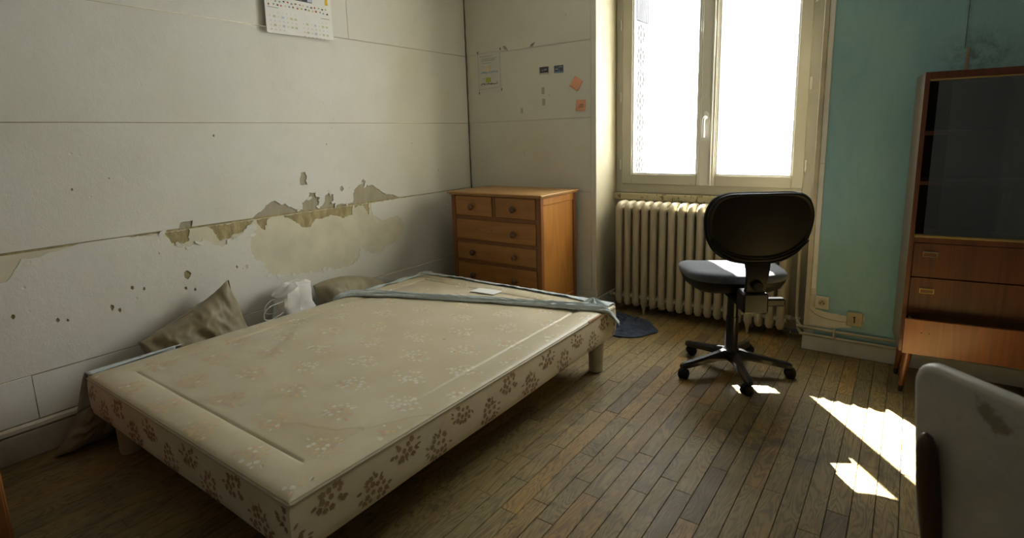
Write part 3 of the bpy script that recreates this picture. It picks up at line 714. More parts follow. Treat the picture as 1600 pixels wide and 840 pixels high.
def bloom(fn, a, b, r, ink, rg_, lob=5):
    q = PR.setdefault(ink, MB()); ph = rg_.uniform(0, 6.28); n = lob * 2
    q.add([fn(a, b)] + [fn(a + r * (1 if k % 2 else .78) * math.cos(ph + k * 6.283 / n), b + r * (1 if k % 2 else .78) * math.sin(ph + k * 6.283 / n)) for k in range(n)], [(0, 1 + k, 1 + (k + 1) % n) for k in range(n)])
def leaf(fn, a, b, L, w, an, ink):
    q = PR.setdefault(ink, MB()); ca, sa = math.cos(an), math.sin(an)
    q.add([fn(a + u * ca - v * sa, b + u * sa + v * ca) for u, v in ((-L, 0), (-L * .3, -w), (L * .4, -w * .8), (L, 0), (L * .4, w * .8), (-L * .3, w))], [(0, 1, 2, 3, 4, 5)])
def bouquet(fn, ca_, cb_, hw_, hh_, fr_, inks_, seed, lim):
    rg_ = random.Random(seed % 3); pts = []; tries = 0
    while len(pts) < 22 and tries < 400:
        tries += 1; u, v = rg_.uniform(-1, 1), rg_.uniform(-1, 1)
        if abs(u) > (1.0 - .62 * (v + 1) / 2) or u * u + v * v > 1.1: continue
        if any(math.hypot((u - p[0]) * hw_, (v - p[1]) * hh_) < fr_ * 1.75 for p in pts): continue
        pts.append((u, v))
    rc = random.Random(seed)
    for (u, v) in pts:
        a, b = ca_ + u * hw_, cb_ + v * hh_
        if lim(a, b): bloom(fn, a, b, fr_ * rg_.uniform(.8, 1.15), rc.choices(*inks_)[0], rg_)
    for k in range(15):
        an = rg_.uniform(0, 6.283); u, v = 1.12 * math.cos(an), 1.05 * math.sin(an); a, b = ca_ + u * hw_ * (.62 if v > .3 else 1), cb_ + v * hh_
        if lim(a, b): leaf(fn, a, b, fr_ * 1.05, fr_ * .42, an + rg_.uniform(-.5, .5), rc.choices(*inks_)[0])
ox, oy = -1.91, 1.62; sd0 = 0
for j in range(-2, 14):
    yc = 2.143 - .158 * j - oy
    for i in range(-3, 8):
        xc = -2.177 + .277 * i + (.1385 if j % 2 else 0) - ox; sd0 += 1
        sheen_warm = min(1, max(0, (1.45 - (yc + oy) - .45 * (xc + ox + 1.9)) / .6))  # satin sheen painted into the print: warmer inks toward the near end
        bouquet(top_at, xc, yc, .070, .046, .0088, (['print_white', 'print_tan', 'print_pink'], [1 - .9 * sheen_warm, .55 + .2 * sheen_warm, .10 + .5 * sheen_warm]), sd0,
                lambda a, b: abs(a) < BW / 2 - .018 and abs(b) < BL / 2 - .012)
for i in range(-3, 9):
    for (off, zc, hh) in ((0, .300, .036), (.146, .236, .044)):
        sd0 += 1; bouquet(side_at, 2.161 - .2745 * i + off - oy, zc, .052, hh, .0100, (['print_brown'], [1]), sd0, lambda a, b: abs(a) < BL / 2 - .006 and BZ0 + .008 < b < BZ1 - .026)
for i in range(-1, 7):
    for (off, zc, hh) in ((.03, .300, .036), (.16, .236, .044)):
        sd0 += 1; bouquet(foot_at, -BW / 2 + .2745 * i + off, zc, .052, hh, .0100, (['print_rust', 'print_brown'], [.7, .3]), sd0, lambda a, b: abs(a) < BW / 2 - .006 and BZ0 + .008 < b < BZ1 - .026)
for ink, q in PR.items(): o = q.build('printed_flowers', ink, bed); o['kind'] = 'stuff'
def rr(hx, hy, r, z, n=5):
    P = []
    for (cx, cy, a0) in ((hx - r, hy - r, 0), (-hx + r, hy - r, 90), (-hx + r, -hy + r, 180), (hx - r, -hy + r, 270)):
        for k in range(n + 1): a = R_(a0 + 90 * k / n); P.append((cx + r * math.cos(a), cy + r * math.sin(a), z))
    return P
MB().tube(rr(BW / 2 + .002, BL / 2 + .002, .006, BZ1 - .012), .0042, 6, closed=True).build('piping', 'piping_cord', bed, 60)
MB().tube(rr(BW / 2 - .0, BL / 2 - .0, .006, BZ1 - .0215), .0018, 5, closed=True).build('seam_shadow', 'gap_dark', bed, 60)
lm_ = MB().lathe([(.034, 0), (.037, .002), (.0385, .01), (.040, .12), (.041, .195)], 20).mesh('leg', 'bed_leg_paint', 40)
for sx in (-1, 1):
    for sy in (-1, 1): link('leg', lm_, bed, (sx * (BW / 2 - .068), sy * (BL / 2 - .085), 0))
mb = MB(); mb.box(BW / 2 - .012, BW / 2 + .006, BL / 2 - .30, BL / 2 - .16, BZ1 - .016, BZ1 - .002, .003); part_label(mb.build('bare_batten', 'raw_wood', bed), 'bare wooden edge where the fabric is torn')
tg = MB().grid(6, 4, lambda u, v: (-2.035 + .165 * u + .006 * v, 2.358 + .014 * u + .085 * v, .3585 + .002 * math.sin(u * 3))).build('paper_label', 'white_paper')
tag(solid(tg, .0008), 'blank white paper label lying on the far end of the bed', 'label')

# ---- pale blue sheet remains: one fitted sheet pulled off the bed
sheet = thing('fitted_sheet', 'pale blue fitted sheet pulled into ropes around the bed edges', 'sheet', (0, 0, 0))
def band_cloth(name, path, widths, lift, seed, folds=5, drape=None):
    P = smooth_path(path, 8); n = len(P); W = [widths[min(len(widths) - 2, int(k / (n - 1) * (len(widths) - 1)))] for k in range(n)]
    W = []
    for k in range(n):
        f = k / (n - 1) * (len(widths) - 1); i = min(len(widths) - 2, int(f)); W.append(widths[i] + (widths[i + 1] - widths[i]) * (f - i))
    mb = MB(); m = 27; vs = []
    for i, p in enumerate(P):
        d = (P[min(n - 1, i + 1)] - P[max(0, i - 1)]).normalized(); sd_ = d.cross(Vector((0, 0, 1)))
        if sd_.length < .2: sd_ = Vector((0, 1, 0))
        sd_.normalize(); nu = sd_.cross(d).normalized()
        for j in range(m):
            t = j / (m - 1) * 2 - 1
            h = lift * (1 - t * t) ** .6 + lift * 1.0 * (abs(math.sin(t * folds * .6 + i * .10 + seed + .8 * nz(p, 5, seed))) - .5) * (1 - t * t) + .006 * nz(p * 1.0 + Vector((t, seed, 0)), 12)
            vs.append(p + sd_ * (t * W[i] * (1 + .35 * nz(p, 4, seed))) + nu * max(.002, h + .003))
    mb.add(vs, [(i * m + j, (i + 1) * m + j, (i + 1) * m + j + 1, i * m + j + 1) for i in range(n - 1) for j in range(m - 1)])
    o = mb.build(name, 'blue_sheet', sheet, 70); solid(o, .003, 1); return o
Zs = .357
band_cloth('twisted_rope', [(-2.625, 1.87, .30), (-2.612, 1.885, .350), (-2.56, 1.96, Zs), (-2.40, 2.05, Zs), (-2.21, 2.115, Zs), (-2.03, 2.175, Zs), (-1.85, 2.24, Zs), (-1.70, 2.29, Zs), (-1.56, 2.335, Zs), (-1.42, 2.375, Zs), (-1.30, 2.41, Zs), (-1.235, 2.435, .354), (-1.206, 2.46, .335), (-1.197, 2.51, .285), (-1.195, 2.565, .24)],
           [.016, .02, .026, .028, .026, .022, .026, .028, .030, .034, .036, .030, .024, .018, .010], .016, 1.3, 7)
def edge_sheet(name, fn, nu, nv): solid(MB().grid(nu, nv, fn).build(name, 'blue_sheet', sheet, 70), .002, 1)
# along the wall-side edge to the far corner, then along the far edge
def fold_left(u, v):
    y = 1.96 + .625 * u; w = .02 + .05 * u; t = v
    if t < .5: return (-2.605 + w * (1 - t * 2) * 1.0 + .004 * math.sin(u * 26), y, .360 + .004 * math.sin(u * 19 + t * 5))
    k = (t - .5) * 2; return (-2.613 - .006 * k - .003 * math.sin(u * 30), y, .360 - .10 * k)
edge_sheet('wall_side_fold', fold_left, 40, 10)
def fold_far(u, v):
    x = -2.615 + 1.40 * u; w = .055 - .030 * math.sin(math.pi * u) + .020 * nz((u, 0, 0), 6, 3) + max(0, u - .8) * .15
    if v < .5: return (x, 2.575 - w * (1 - v * 2), .360 + .010 * abs(nz((x, v * .08, 0), 16, 2)))
    k = (v - .5) * 2; return (x, 2.579 + .006 * abs(nz((x, 0, k), 14, 5)) + .003 * k, .360 - (.06 + .06 * abs(nz((x, 0, 0), 7, 1))) * k)
edge_sheet('far_edge_fold', fold_far, 90, 10)
def bunch(u, v):
    a = u * 2 * math.pi; r = .055 * v * (1 + .25 * math.sin(a * 3)); h = .030 * (1 - v) ** .7 * (1 + .5 * math.sin(a * 5)) + .003
    return (-1.285 + r * 1.2 * math.cos(a), 2.475 + r * math.sin(a), .357 + h)
edge_sheet('corner_bunch', bunch, 40, 8)
def drape(u, v):
    y = .664 + .34 * u; h = (.195 - .16 * u) * v; k = (1 - u) ** 1.3
    return (-2.618 - .085 * v ** .8 * k - .010 * math.sin(u * 12 + v * 2) * v - .006 * v, y - .022 * v * k, .361 - h)
edge_sheet('hanging_corner', drape, 26, 12)
def drape_top(u, v): return (-2.618 + .028 * (1 - u) * v, .668 + .36 * u, .3605 - .004 * v)
edge_sheet('near_edge_fold', drape_top, 20, 4)

# ---- cushions wedged between bed and wall
def cushion(name, label, quad, xc, T, seed, mat, wr=.012, lean=0, pin=.10):
    A, Bq, Cq, D = [Vector((0, a, b)) for a, b in quad]; mb = MB(); n = 61
    def pt(u, v, s):
        U, V = (u + 1) / 2, (v + 1) / 2
        pu = 1 - (pin if v > 0 else .05) * (1 - u * u) * abs(v) ** 3; pv = 1 - .10 * (1 - v * v) * abs(u) ** 3
        U2, V2 = (u * pv + 1) / 2, (v * pu + 1) / 2
        p = A.lerp(Bq, U2).lerp(D.lerp(Cq, U2), V2)
        t = T * max(0, (1 - abs(u) ** 2.6) * (1 - abs(v) ** 2.6)) ** .5
        rad_ = math.atan2(v, u); w = (wr * nz((u * 1.2, v * 1.2, seed), 2.3) + wr * 1.3 * (.5 - abs(nz((u * 1.0 + .4 * v, v * .6 - .5 * u, seed), 3.6))) + wr * .5 * (.5 - abs(nz((u, v, seed), 8))) + wr * .8 * math.sin(rad_ * 9 + seed + 3 * nz((u, v, seed), 1.5)) * (u * u + v * v) * .5) * min(1, t / T * 2)
        return Vector((xc + s * (t + (w if t > .001 else 0)) + lean * p.z, p.y + .01 * nz((u, v, s), 2, seed), p.z))
    for s in (-1, 1): mb.grid(n, n, lambda a, b: pt(a * 2 - 1, b * 2 - 1, s))
    me = mb.mesh(name, mat, 80); bm = bmesh.new(); bm.from_mesh(me); bmesh.ops.remove_doubles(bm, verts=bm.verts, dist=.0006); bmesh.ops.recalc_face_normals(bm, faces=bm.faces); bm.to_mesh(me); bm.free()
    return tag(link(name, me), label, 'cushion', 'khaki cushions between bed and wall')
cushion('cushion', 'khaki satin cushion with pointed corner upright between bed and white wall', [(.99, .012), (1.52, .012), (1.325, .575), (.895, .385)], -2.735, .085, 2, 'khaki_satin', .016)
cushion('cushion', 'khaki cushion behind the white bag, wedged against the wall', [(1.83, .012), (2.36, .012), (2.33, .330), (1.80, .430)], -2.735, .090, 6, 'khaki_satin', .014, 0, -.26)
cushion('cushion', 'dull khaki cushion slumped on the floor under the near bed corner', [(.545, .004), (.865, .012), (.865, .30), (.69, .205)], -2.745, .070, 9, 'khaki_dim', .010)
bag = thing('carrier_bag', 'crumpled white carrier bag with string handles behind the bed', 'bag', (-2.715, 1.655, 0))
def bagf(u, v):
    a = u * 2 * math.pi; c, s_ = math.cos(a), math.sin(a); sq = (abs(c) ** 4 + abs(s_) ** 4) ** -.25
    h = .475 * v - (.05 * max(0, -s_) * v); tp = 1 - .10 * v
    p = Vector((.075 * c * sq * tp, .108 * s_ * sq * tp, h)); k = nz(p, 13, 4) * .018 + abs(nz(p, 27, 8)) * .014
    d = Vector((c, s_, .25)); return p + d * k * min(1, v * 5)
mb = MB(); mb.grid(41, 24, bagf); ob = mb.build('bag_body', 'white_plastic', bag, 25)
def bagtop(u, v):
    a = u * 2 * math.pi; e = Vector(bagf(u, 1)); c = Vector((0, .0, .455)); p = e.lerp(c, v); p.z += .02 * math.sin(v * 3.14) + .022 * nz(p, 22, 3) * math.sin(math.pi * v); return p
MB().grid(41, 8, bagtop).build('crumpled_top', 'white_plastic', bag, 25)
for k, (dy, dz) in enumerate(((-.20, .36), (-.165, .375))):
    MB().tube(smooth_path([(.055 - .05 * k, -.085, .41), (.06 - .05 * k, dy + .04, dz + .045), (.06 - .05 * k, dy, dz + .02), (.06 - .05 * k, dy - .005, dz - .015), (.055 - .05 * k, dy + .035, dz - .03), (.05 - .05 * k, -.088, .35)], 5), .0022, 6).build('handle', 'white_plastic', bag, 60)

# ---- navy cloth on the floor
def navy(u, v):
    a = u * 2 * math.pi; q = Vector((math.cos(a), math.sin(a), 0)); rr_ = 1 + .30 * nz(q, 1.6, 5) + .10 * math.sin(a * 4)
    p = Vector((-1.475 + .265 * rr_ * v * math.cos(a), 3.195 + .20 * rr_ * v * math.sin(a), 0))
    p.z = .004 + (1 - v ** 4) * (.008 + .045 * abs(nz(p, 11, 2)) + .030 * abs(nz(p, 26, 7))); return p
tag(solid(MB().grid(110, 44, navy).build('floor_cloth', 'navy_cloth', None, 70), .003, 1), 'crumpled dark navy cloth on the floor beyond the bed', 'cloth')

# ------------------------------------------------------------------ chest of drawers
DX0, DX1, DY0, DY1, DZT = -2.625, -1.872, 2.890, 3.345, .872
ch = thing('chest_of_drawers', 'honey pine chest of five drawers with round dark knobs in the corner', 'chest of drawers', ((DX0 + DX1) / 2, (DY0 + DY1) / 2, 0))
hw, hd = (DX1 - DX0) / 2, (DY1 - DY0) / 2
mb = MB(); mb.box(-hw - .022, hw + .022, -hd - .022, hd + .006, DZT - .012, DZT, .004); mb.box(-hw - .012, hw + .012, -hd - .012, hd + .003, DZT - .022, DZT - .012, .004)
mb.build('top', ['pine_top'], ch)
mb = MB()
for s in (-1, 1):
    x = s * hw; a, b = (x - .036, x) if s > 0 else (x, x + .036)
    for (c, d) in ((-hd, -hd + .036), (hd - .036, hd)): B(a, b, c, d, 0, DZT - .022, .003).build('corner_post', 'pine_frame', ch)
for s in (-1, 1):
    a, b = (hw - .024, hw - .008) if s > 0 else (-hw + .008, -hw + .024)
    sp = B(a, b, -hd + .034, hd - .034, .14, DZT - .024).build('side_panel', 'pine_side', ch)
    a, b = (hw - .026, hw - .001) if s > 0 else (-hw + .001, -hw + .026)
    for (c, d) in ((DZT - .072, DZT - .022), (.10, .15)): B(a, b, -hd + .034, hd - .034, c, d, .003).build('side_rail', 'pine_side', ch)
B(-hw + .02, hw - .02, hd - .014, hd - .004, .10, DZT - .024).build('back_panel', 'pine_frame', ch)
ROW = [(.708, .846, 2), (.540, .684, 1), (.395, .518, 1), (.222, .373, 1)]
zr = [(.846, .852), (.684, .708), (.518, .540), (.373, .395), (.190, .222)]
for (a, b) in zr: B(-hw + .03, hw - .03, -hd + .002, -hd + .03, a - .001, b + .001, .002).build('drawer_rail', 'pine_frame', ch)
B(-.010, .010, -hd + .002, -hd + .03, .706, .848, .002).build('drawer_divider', 'pine_frame', ch)
B(-hw + .03, hw - .03, -hd + .012, -hd + .03, .09, .19, .003).build('plinth', 'pine_frame', ch)
kn = MB().lathe([(.010, 0), (.009, .006), (.012, .011), (.019, .016), (.0215, .023), (.019, .030), (.010, .034), (.001, .035)], 16, mat=Matrix.Rotation(math.pi / 2, 4, 'X')).mesh('knob', 'knob_wood', 50)
KX = (-2.432, -2.078); cxm = (DX0 + DX1) / 2
for i, (z0, z1, n) in enumerate(ROW):
    for k in range(n):
        xa, xb = (-hw + .040, hw - .038) if n == 1 else ((-hw + .040, -.013) if k == 0 else (.013, hw - .038))
        zc = (.771, .606, .452, .291)[i]
        dr = thing_part = B(xa + .002, xb - .002, -hd - .003, -hd + .30, z0 + .002, z1 - .002, .0025).build('drawer', 'pine_drawer', ch)
        for kx in ([KX[k]] if n == 2 else (KX[1:] if i == 1 else KX)):
            link('knob', kn, dr, (kx - cxm, -hd - .003, zc))
        if i == 1:
            hm_ = MB()
            for kx in (-2.40, -2.272): hm_.lathe([(.0045, 0), (.0045, .0006), (.001, .0007)], 8, mat=Matrix.Translation((kx - cxm, -hd - .003, zc + .012)) @ Matrix.Rotation(math.pi / 2, 4, 'X'))
            hm_.build('screw_hole', 'hole_black', dr)

# ------------------------------------------------------------------ glass-fronted cabinet
CW, CD, CT = .72, .285, 1.462
cab = thing('display_cabinet', 'dark teak cabinet with glass doors and drawers on tapered legs', 'cabinet', (.022, 3.018, 0), R_(6))
t_ = .018; CB = .205
B(0, t_, .002, CD, CB, CT, .002).build('side_panel', 'teak_side', cab); B(CW - t_, CW, .002, CD, CB, CT, .002).build('side_panel', 'teak_side', cab)
B(0, t_, -.001, .004, CB, CT, .001).build('front_edge', 'teak', cab); B(CW - t_, CW, -.001, .004, CB, CT, .001).build('front_edge', 'teak', cab)
B(t_, CW - t_, 0, CD, CT - .028, CT, .002).build('top', 'teak', cab); B(t_, CW - t_, .004, CD, CB, CB + .018, .001).build('bottom', 'teak', cab)
B(t_, CW - t_, CD - .008, CD - .002, CB + .018, CT - .028).build('back_panel', 'cab_interior', cab)
B(t_, CW - t_, .002, CD - .008, .722, .745, .001).build('middle_board', 'teak', cab)
for z in (.985, 1.204): B(t_, CW - t_, .035, CD - .008, z - .008, z + .008, .001).build('shelf', 'teak', cab)
for (z0, z1) in ((.745, .757), (CT - .036, CT - .028)):
    mb = MB(); mb.box(t_, CW - t_, .000, .005, z0, z1 - .002, .0008); mb.box(t_, CW - t_, .011, .015, z0, z1, .0008); mb.box(t_, CW - t_, .021, .025, z0, z1, .0008)
    mb.build('glass_track', 'brass', cab)
B(.050, CW / 2 + .06, .006, .010, .753, CT - .034).build('sliding_glass', 'cabinet_glass', cab); B(.100, CW - t_ - .002, .016, .020, .753, CT - .034).build('sliding_glass', 'cabinet_glass', cab)
def pull(dr, x, z, mat):
    mb = MB(); w, h = .027, .0125
    mb.box(x - w, x + w, -.003, 0, z + h - .004, z + h, .0008); mb.box(x - w, x + w, -.003, 0, z - h, z - h + .003, .0008); mb.box(x - w, x - w + .004, -.003, 0, z - h, z + h, .0008); mb.box(x + w - .004, x + w, -.003, 0, z - h, z + h, .0008)
    mb.box(x - w + .003, x + w - .003, -.009, -.002, z + h - .0055, z + h - .002, .0008)
    pl = mb.build('drawer_pull', mat, dr)
    B(x - w + .003, x + w - .003, -.0008, 0, z - h + .003, z + h - .004).build('pull_recess', 'knob_wood', pl)
for (z0, z1, pm) in ((.566, .720, 'dull_metal'), (.396, .561, 'brass')):
    dr = B(t_ + .002, CW - t_ - .002, 0, .016, z0, z1, .0012).build('drawer', 'teak', cab)
    for x in (.082, CW - .082): pull(dr, x, z0 + (.672 - .566 if z0 > .5 else .503 - .396), pm)
PO = -.085
dr = B(t_ - .014, CW - t_ + .014, PO, PO + .016, .226, .388, .0012).build('drawer', 'teak_bright', cab)  # sun reflection on this front put into its brighter teak colour
mb = MB(); mb.box(t_ + .008, t_ + .018, PO + .016, .16, .25, .372, .001); mb.box(CW - t_ - .018, CW - t_ - .008, PO + .016, .16, .25, .372, .001); mb.box(t_ + .008, CW - t_ - .008, PO + .016, .16, .25, .256); mb.box(t_ + .008, CW - t_ - .008, .15, .16, .25, .365)
part_label(mb.build('drawer_box', 'raw_wood', dr), 'raw wooden box of the pulled-out drawer')
hm_ = MB()
for x in (.068, .096): hm_.lathe([(.003, 0), (.003, .0006), (.0005, .0007)], 8, mat=Matrix.Translation((x, PO, .330)) @ Matrix.Rotation(math.pi / 2, 4, 'X'))
hm_.build('screw_hole', 'hole_black', dr)
for (x, y, sx, sy) in ((.040, .030, -1, -1), (.040, CD - .050, -1, 0), (CW - .04, .030, 1, -1), (CW - .04, CD - .060, 1, 0)):
    tp = Vector((x, y, CB)); bt = Vector((x + sx * .016, y + sy * .012, 0)); md = bt.lerp(tp, .14)
    lg = MB().tube([md, tp.lerp(md, .15), tp], [.0105, .0185, .020], 14).build('leg', 'teak_bright', cab, 50)
    MB().tube([bt, md], [.0085, .0112], 14).build('ferrule', 'ferrule_black', lg, 50)
tag(MB().box(-.014, .014, -.004, .004, 0, .20, .002).build('cardboard_strip', 'cardboard', None, None, None), 'pale cardboard strip standing upright inside the glass cabinet', 'strip')
bpy.data.objects['cardboard_strip'].location = (.345, 3.235, .7455); bpy.data.objects['cardboard_strip'].rotation_euler = (0, R_(4), R_(6))

# ------------------------------------------------------------------ office chair
oc = thing('office_chair', 'black swivel task chair on castors with its back to us', 'office chair', (-.683, 2.850, 0), R_(32))
for k in range(5):
    a = R_(54 + 72 * k); ca, sa = math.cos(a), math.sin(a); mb = MB(); rs = []
    for (r, z, w, h) in ((.012, .092, .026, .030), (.045, .098, .024, .026), (.09, .094, .021, .020), (.16, .083, .0195, .0165), (.235, .072, .0185, .0145), (.272, .068, .018, .014), (.288, .064, .012, .010)):
        ring = [(-w, -h), (w, -h), (w, h * .3), (w * .55, h), (-w * .55, h), (-w, h * .3)]
        rs.append([(r * ca - p * sa, r * sa + p * ca, z + q) for p, q in ring])
    mb.rings(rs); arm = mb.build('base_arm', 'black_gloss', oc, 35)
    cr = .268; cx, cy = cr * ca, cr * sa; sw = a + (1.1, -.6, 2.2, .5, 1.7)[k]; wd = Vector((math.cos(sw), math.sin(sw), 0)); px_ = Vector((-wd.y, wd.x, 0))
    ctr = Vector((cx, cy, .0265)) - px_ * .012
    caster = MB(); 
    for s in (-1, 1):
        mw = Matrix.Translation(ctr + wd * (.0135 * s)) @ wd.to_track_quat('Z', 'Y').to_matrix().to_4x4()
        caster.lathe([(.004, -.0095), (.020, -.0095), (.0255, -.006), (.0265, 0), (.0255, .006), (.020, .0095), (.004, .0095)], 18, mat=mw)
    caster.tube([(cx, cy, .032), (cx, cy, .066)], .0075, 8)
    mw = Matrix.Translation(ctr + Vector((0, 0, .004))) @ wd.to_track_quat('Z', 'Y').to_matrix().to_4x4()
    caster.lathe([(.018, -.006), (.0285, -.0055), (.0285, .0055), (.018, .006)], 16, mat=mw)
    caster.build('castor', 'black_shell', arm, 40)
MB().lathe([(.040, .068), (.044, .075), (.044, .118), (.036, .128), (.001, .130)], 20).build('hub', 'black_gloss', oc, 35)
MB().lathe([(.036, .120), (.036, .128), (.031, .135), (.030, .30), (.027, .302), (.027, .448), (.001, .449)], 24).build('column', 'black_gloss', oc, 35)
def outline_pts(half, n=6):
    P = half + [(-a, b) for a, b in half[-2:0:-1]]
    return [(p.x, p.y) for p in smooth_path([(a, b, 0) for a, b in P], n, True)]
def plate(outline, prof, place):
    rs = []
    for (s, d) in prof: rs.append([place(a * s, b * s, d, s) for a, b in outline])
    return rs
seat_o = outline_pts([(0, .235), (.10, .232), (.18, .215), (.228, .16), (.245, .06), (.245, -.04), (.232, -.13), (.19, -.195), (.11, -.222), (0, -.228)], 5)
def seat_pl(a, b, d, s):
    return (a, b + .055, d + .012 * (abs(a) / .245) ** 2 * (1 if d > .485 else .3) - .028 * max(0, (b - .06) / .175) ** 2 + .012 * max(0, (-b - .1) / .13))
MB().rings(plate(seat_o, ((.02, .553), (.35, .553), (.65, .553), (.85, .550), (.95, .542), (1.0, .527), (1.0, .511), (.985, .503)), seat_pl)).build('seat_pad', 'seat_fabric', oc, 60)
MB().rings(plate(seat_o, ((.985, .505), (.97, .492), (.90, .466), (.76, .446), (.56, .440), (.3, .438), (.02, .438)), seat_pl)).build('seat_shell', 'black_shell', oc, 60)
bk_o = outline_pts([(0, .168), (.09, .168), (.155, .163), (.205, .138), (.232, .088), (.238, .03), (.224, -.045), (.188, -.108), (.125, -.150), (.06, -.166), (0, -.169)], 5)
BKY, BKZ, LEAN = -.306, .806, R_(8)
def bk_pl(a, b, d, s):
    y = BKY + d + .34 * a * a; z = BKZ + b
    return (a, y - math.tan(LEAN) * b, z)
MB().rings(plate(bk_o, ((.985, -.002), (1.0, .010), (.99, .024), (.94, .038), (.8, .046), (.5, .046), (.2, .044), (.02, .044)), bk_pl)).build('back_cushion', 'black_fabric', oc, 60)
sh_ = MB().rings(plate(bk_o, ((.975, .004), (.972, -.010), (.955, -.020), (.93, -.0235), (.90, -.018), (.88, -.0185), (.6, -.026), (.3, -.030), (.02, -.031)), bk_pl)).build('back_shell', 'black_shell', oc, 50)
mb = MB()
for s in (.86, .79):
    P = []
    for k in range(25):
        a = (k / 24 * 2 - 1) * .215 * s / .86; b = -.148 * s / .86 * (1 - (a / (.235 * s / .86)) ** 2) ** .5 + .006
        P.append(bk_pl(a, b, -.0225 - .004 * (1 - abs(a) / .2), 1))
    mb.tube(P, .0032, 6)
mb.build('moulded_rib', 'black_shell', sh_, 60)
mb = MB()
def upr(z, y, w, h): return [(-w, y - h, z), (w, y - h, z), (w, y + h, z), (-w, y + h, z)]
mb.rings([upr(.480, -.262, .040, .018), upr(.525, -.285, .042, .016), upr(.57, -.298, .044, .013), upr(.615, -.304, .050, .010), upr(.650, -.296, .056, .008), upr(.675, -.286, .050, .005)])
ua = mb.build('back_upright', 'black_shell', oc, 30)
MB().lathe([(.020, 0), (.024, .004), (.024, .018), (.019, .024), (.001, .025)], 14, mat=Matrix.Translation((0, -.302, .545)) @ Matrix.Rotation(math.pi / 2, 4, 'X')).build('adjusting_knob', 'black_shell', ua, 40)
mb = MB(); mb.box(-.056, .056, -.308, -.205, .412, .508, .008); mb.build('tilt_housing', 'black_gloss', oc)
mb = MB(); mb.box(-.05, .05, -.23, .12, .415, .445, .008); mb.build('mechanism', 'black_shell', oc)
mb = MB(); mb.box(.052, .142, -.285, -.245, .438, .476, .008); mb.build('lever', 'black_gloss', oc)

# ------------------------------------------------------------------ white chair in the foreground
AX, AY = .060, 1.365; ang = math.atan2(-.677, .736)
wc = thing('white_chair', 'white vinyl chair with brown wooden posts, seen from behind in the foreground', 'chair', (AX + .225 * .736, AY - .225 * .677, 0), ang)
# local: x along the back, +y faces away from the camera
LNB = math.tan(R_(7))
def rrect(w, h, r, n=6): return [(p[0], p[1]) for p in rr(w, h, r, 0, n)]
wo = rrect(.235, .21, .055)
def wpl(a, b, d, s): return (a, d + LNB * (.21 - b) - .035 + .30 * a * a - .010, .563 + b)
MB().rings(plate(wo, ((.02, -.0), (.5, -.0), (.93, .0), (.975, .003), (1.0, .012), (1.0, .026), (.985, .034), (.94, .044), (.7, .052), (.02, .054)), wpl)).build('backrest', 'vinyl_white', wc, 50)
so = rrect(.235, .215, .06)
MB().rings(plate(so, ((.02, .36), (.9, .36), (.98, .367), (1.0, .385), (1.0, .41), (.98, .425), (.92, .436), (.02, .440)), lambda a, b, d, s: (a, b + .245, d))).build('seat', 'vinyl_white', wc, 50)
for s in (-1, 1):
    P = [(s * .190, .10, 0), (s * .182, .06, .20), (s * .178, .016, .36), (s * .178, -.016, .50), (s * .178, -.034, .60), (s * .178, -.0385, .622), (s * .178, -.040, .632)]
    MB().tube(P, [.014, .020, .025, .024, .020, .014, .005], 14, flat=(.8, 1.0)).build('rear_post', 'dark_post', wc, 60)
    MB().tube([(s * .20, .43, 0), (s * .195, .41, .20), (s * .19, .40, .37)], [.012, .017, .021], 12).build('front_leg', 'dark_post', wc, 60)
    B(s * .19 - .012, s * .19 + .012, .05, .40, .315, .360, .004).build('seat_rail', 'dark_post', wc)

# ------------------------------------------------------------------ low cabinet at the left edge of the frame
lc = thing('side_cabinet', 'orange-brown varnished wooden cabinet just entering at the left edge', 'cabinet', (-2.476, -.012, 0))
B(-.36, .36, -.30, .312, .06, .80, .004).build('carcass', 'orange_wood', lc)
B(-.365, .375, -.31, .318, .80, .825, .006).build('top', 'orange_wood', lc)
for (a, b) in ((-.292, .004), (.008, .304)):
    d_ = B(.36, .376, a, b, .08, .79, .003).build('door', 'orange_wood', lc); MB().lathe([(.006, 0), (.011, .012), (.009, .02), (.001, .022)], 12, mat=Matrix.Translation((.376, b - .04 if a < 0 else a + .04, .45)) @ Matrix.Rotation(math.pi / 2, 4, 'Y')).build('knob', 'knob_wood', d_, 40)
B(-.34, .345, -.28, .300, 0, .062).build('plinth', 'orange_wood', lc)

# ------------------------------------------------------------------ paper on the walls
cal = thing('wall_calendar', 'large white card calendar with two month grids high on the left wall', 'calendar', (XL + .004, 1.94, 1.822))
CWd = .21; TILT = .055
def cpl(a, b, d=0): return (.022 - TILT * .4 * b + d, a, b)          # hangs slightly off the wall at the bottom
mb = MB(); mb.prism([(-CWd + .0, .006), (-CWd + .006, 0), (CWd, .008), (CWd + .004, .50), (-CWd + .012, .50)], 0, .0025, lambda a, b, d: cpl(a, b, d)); mb.build('card', 'white_paper', cal)
def cbox(mb, a0, a1, b0, b1, d=.0030): mb.prism([(a0, b0), (a1, b0), (a1, b1), (a0, b1)], .0022, d, lambda a, b, dd: cpl(a, b, dd))
mb = MB(); cbox(mb, -.065, .085, .192, .30); mb.build('printed_photo', 'photo_dark', cal)
mb = MB(); cbox(mb, .055, .083, .196, .235, .0034); cbox(mb, -.015, .02, .198, .225, .0034); mb.build('printed_photo', 'ink_paleblue', cal)
mb = MB(); cbox(mb, .172, .190, .196, .24, .0034); mb.build('printed_sticker', 'ink_yellow', cal)
inks = ['ink_cream', 'ink_red', 'ink_grey', 'ink_blue', 'ink_black', 'ink_red', 'ink_grey', 'ink_brown', 'ink_red', 'ink_cream', 'ink_blue', 'ink_brown', 'ink_red', 'ink_green', 'ink_black', 'ink_green']
groups = {}
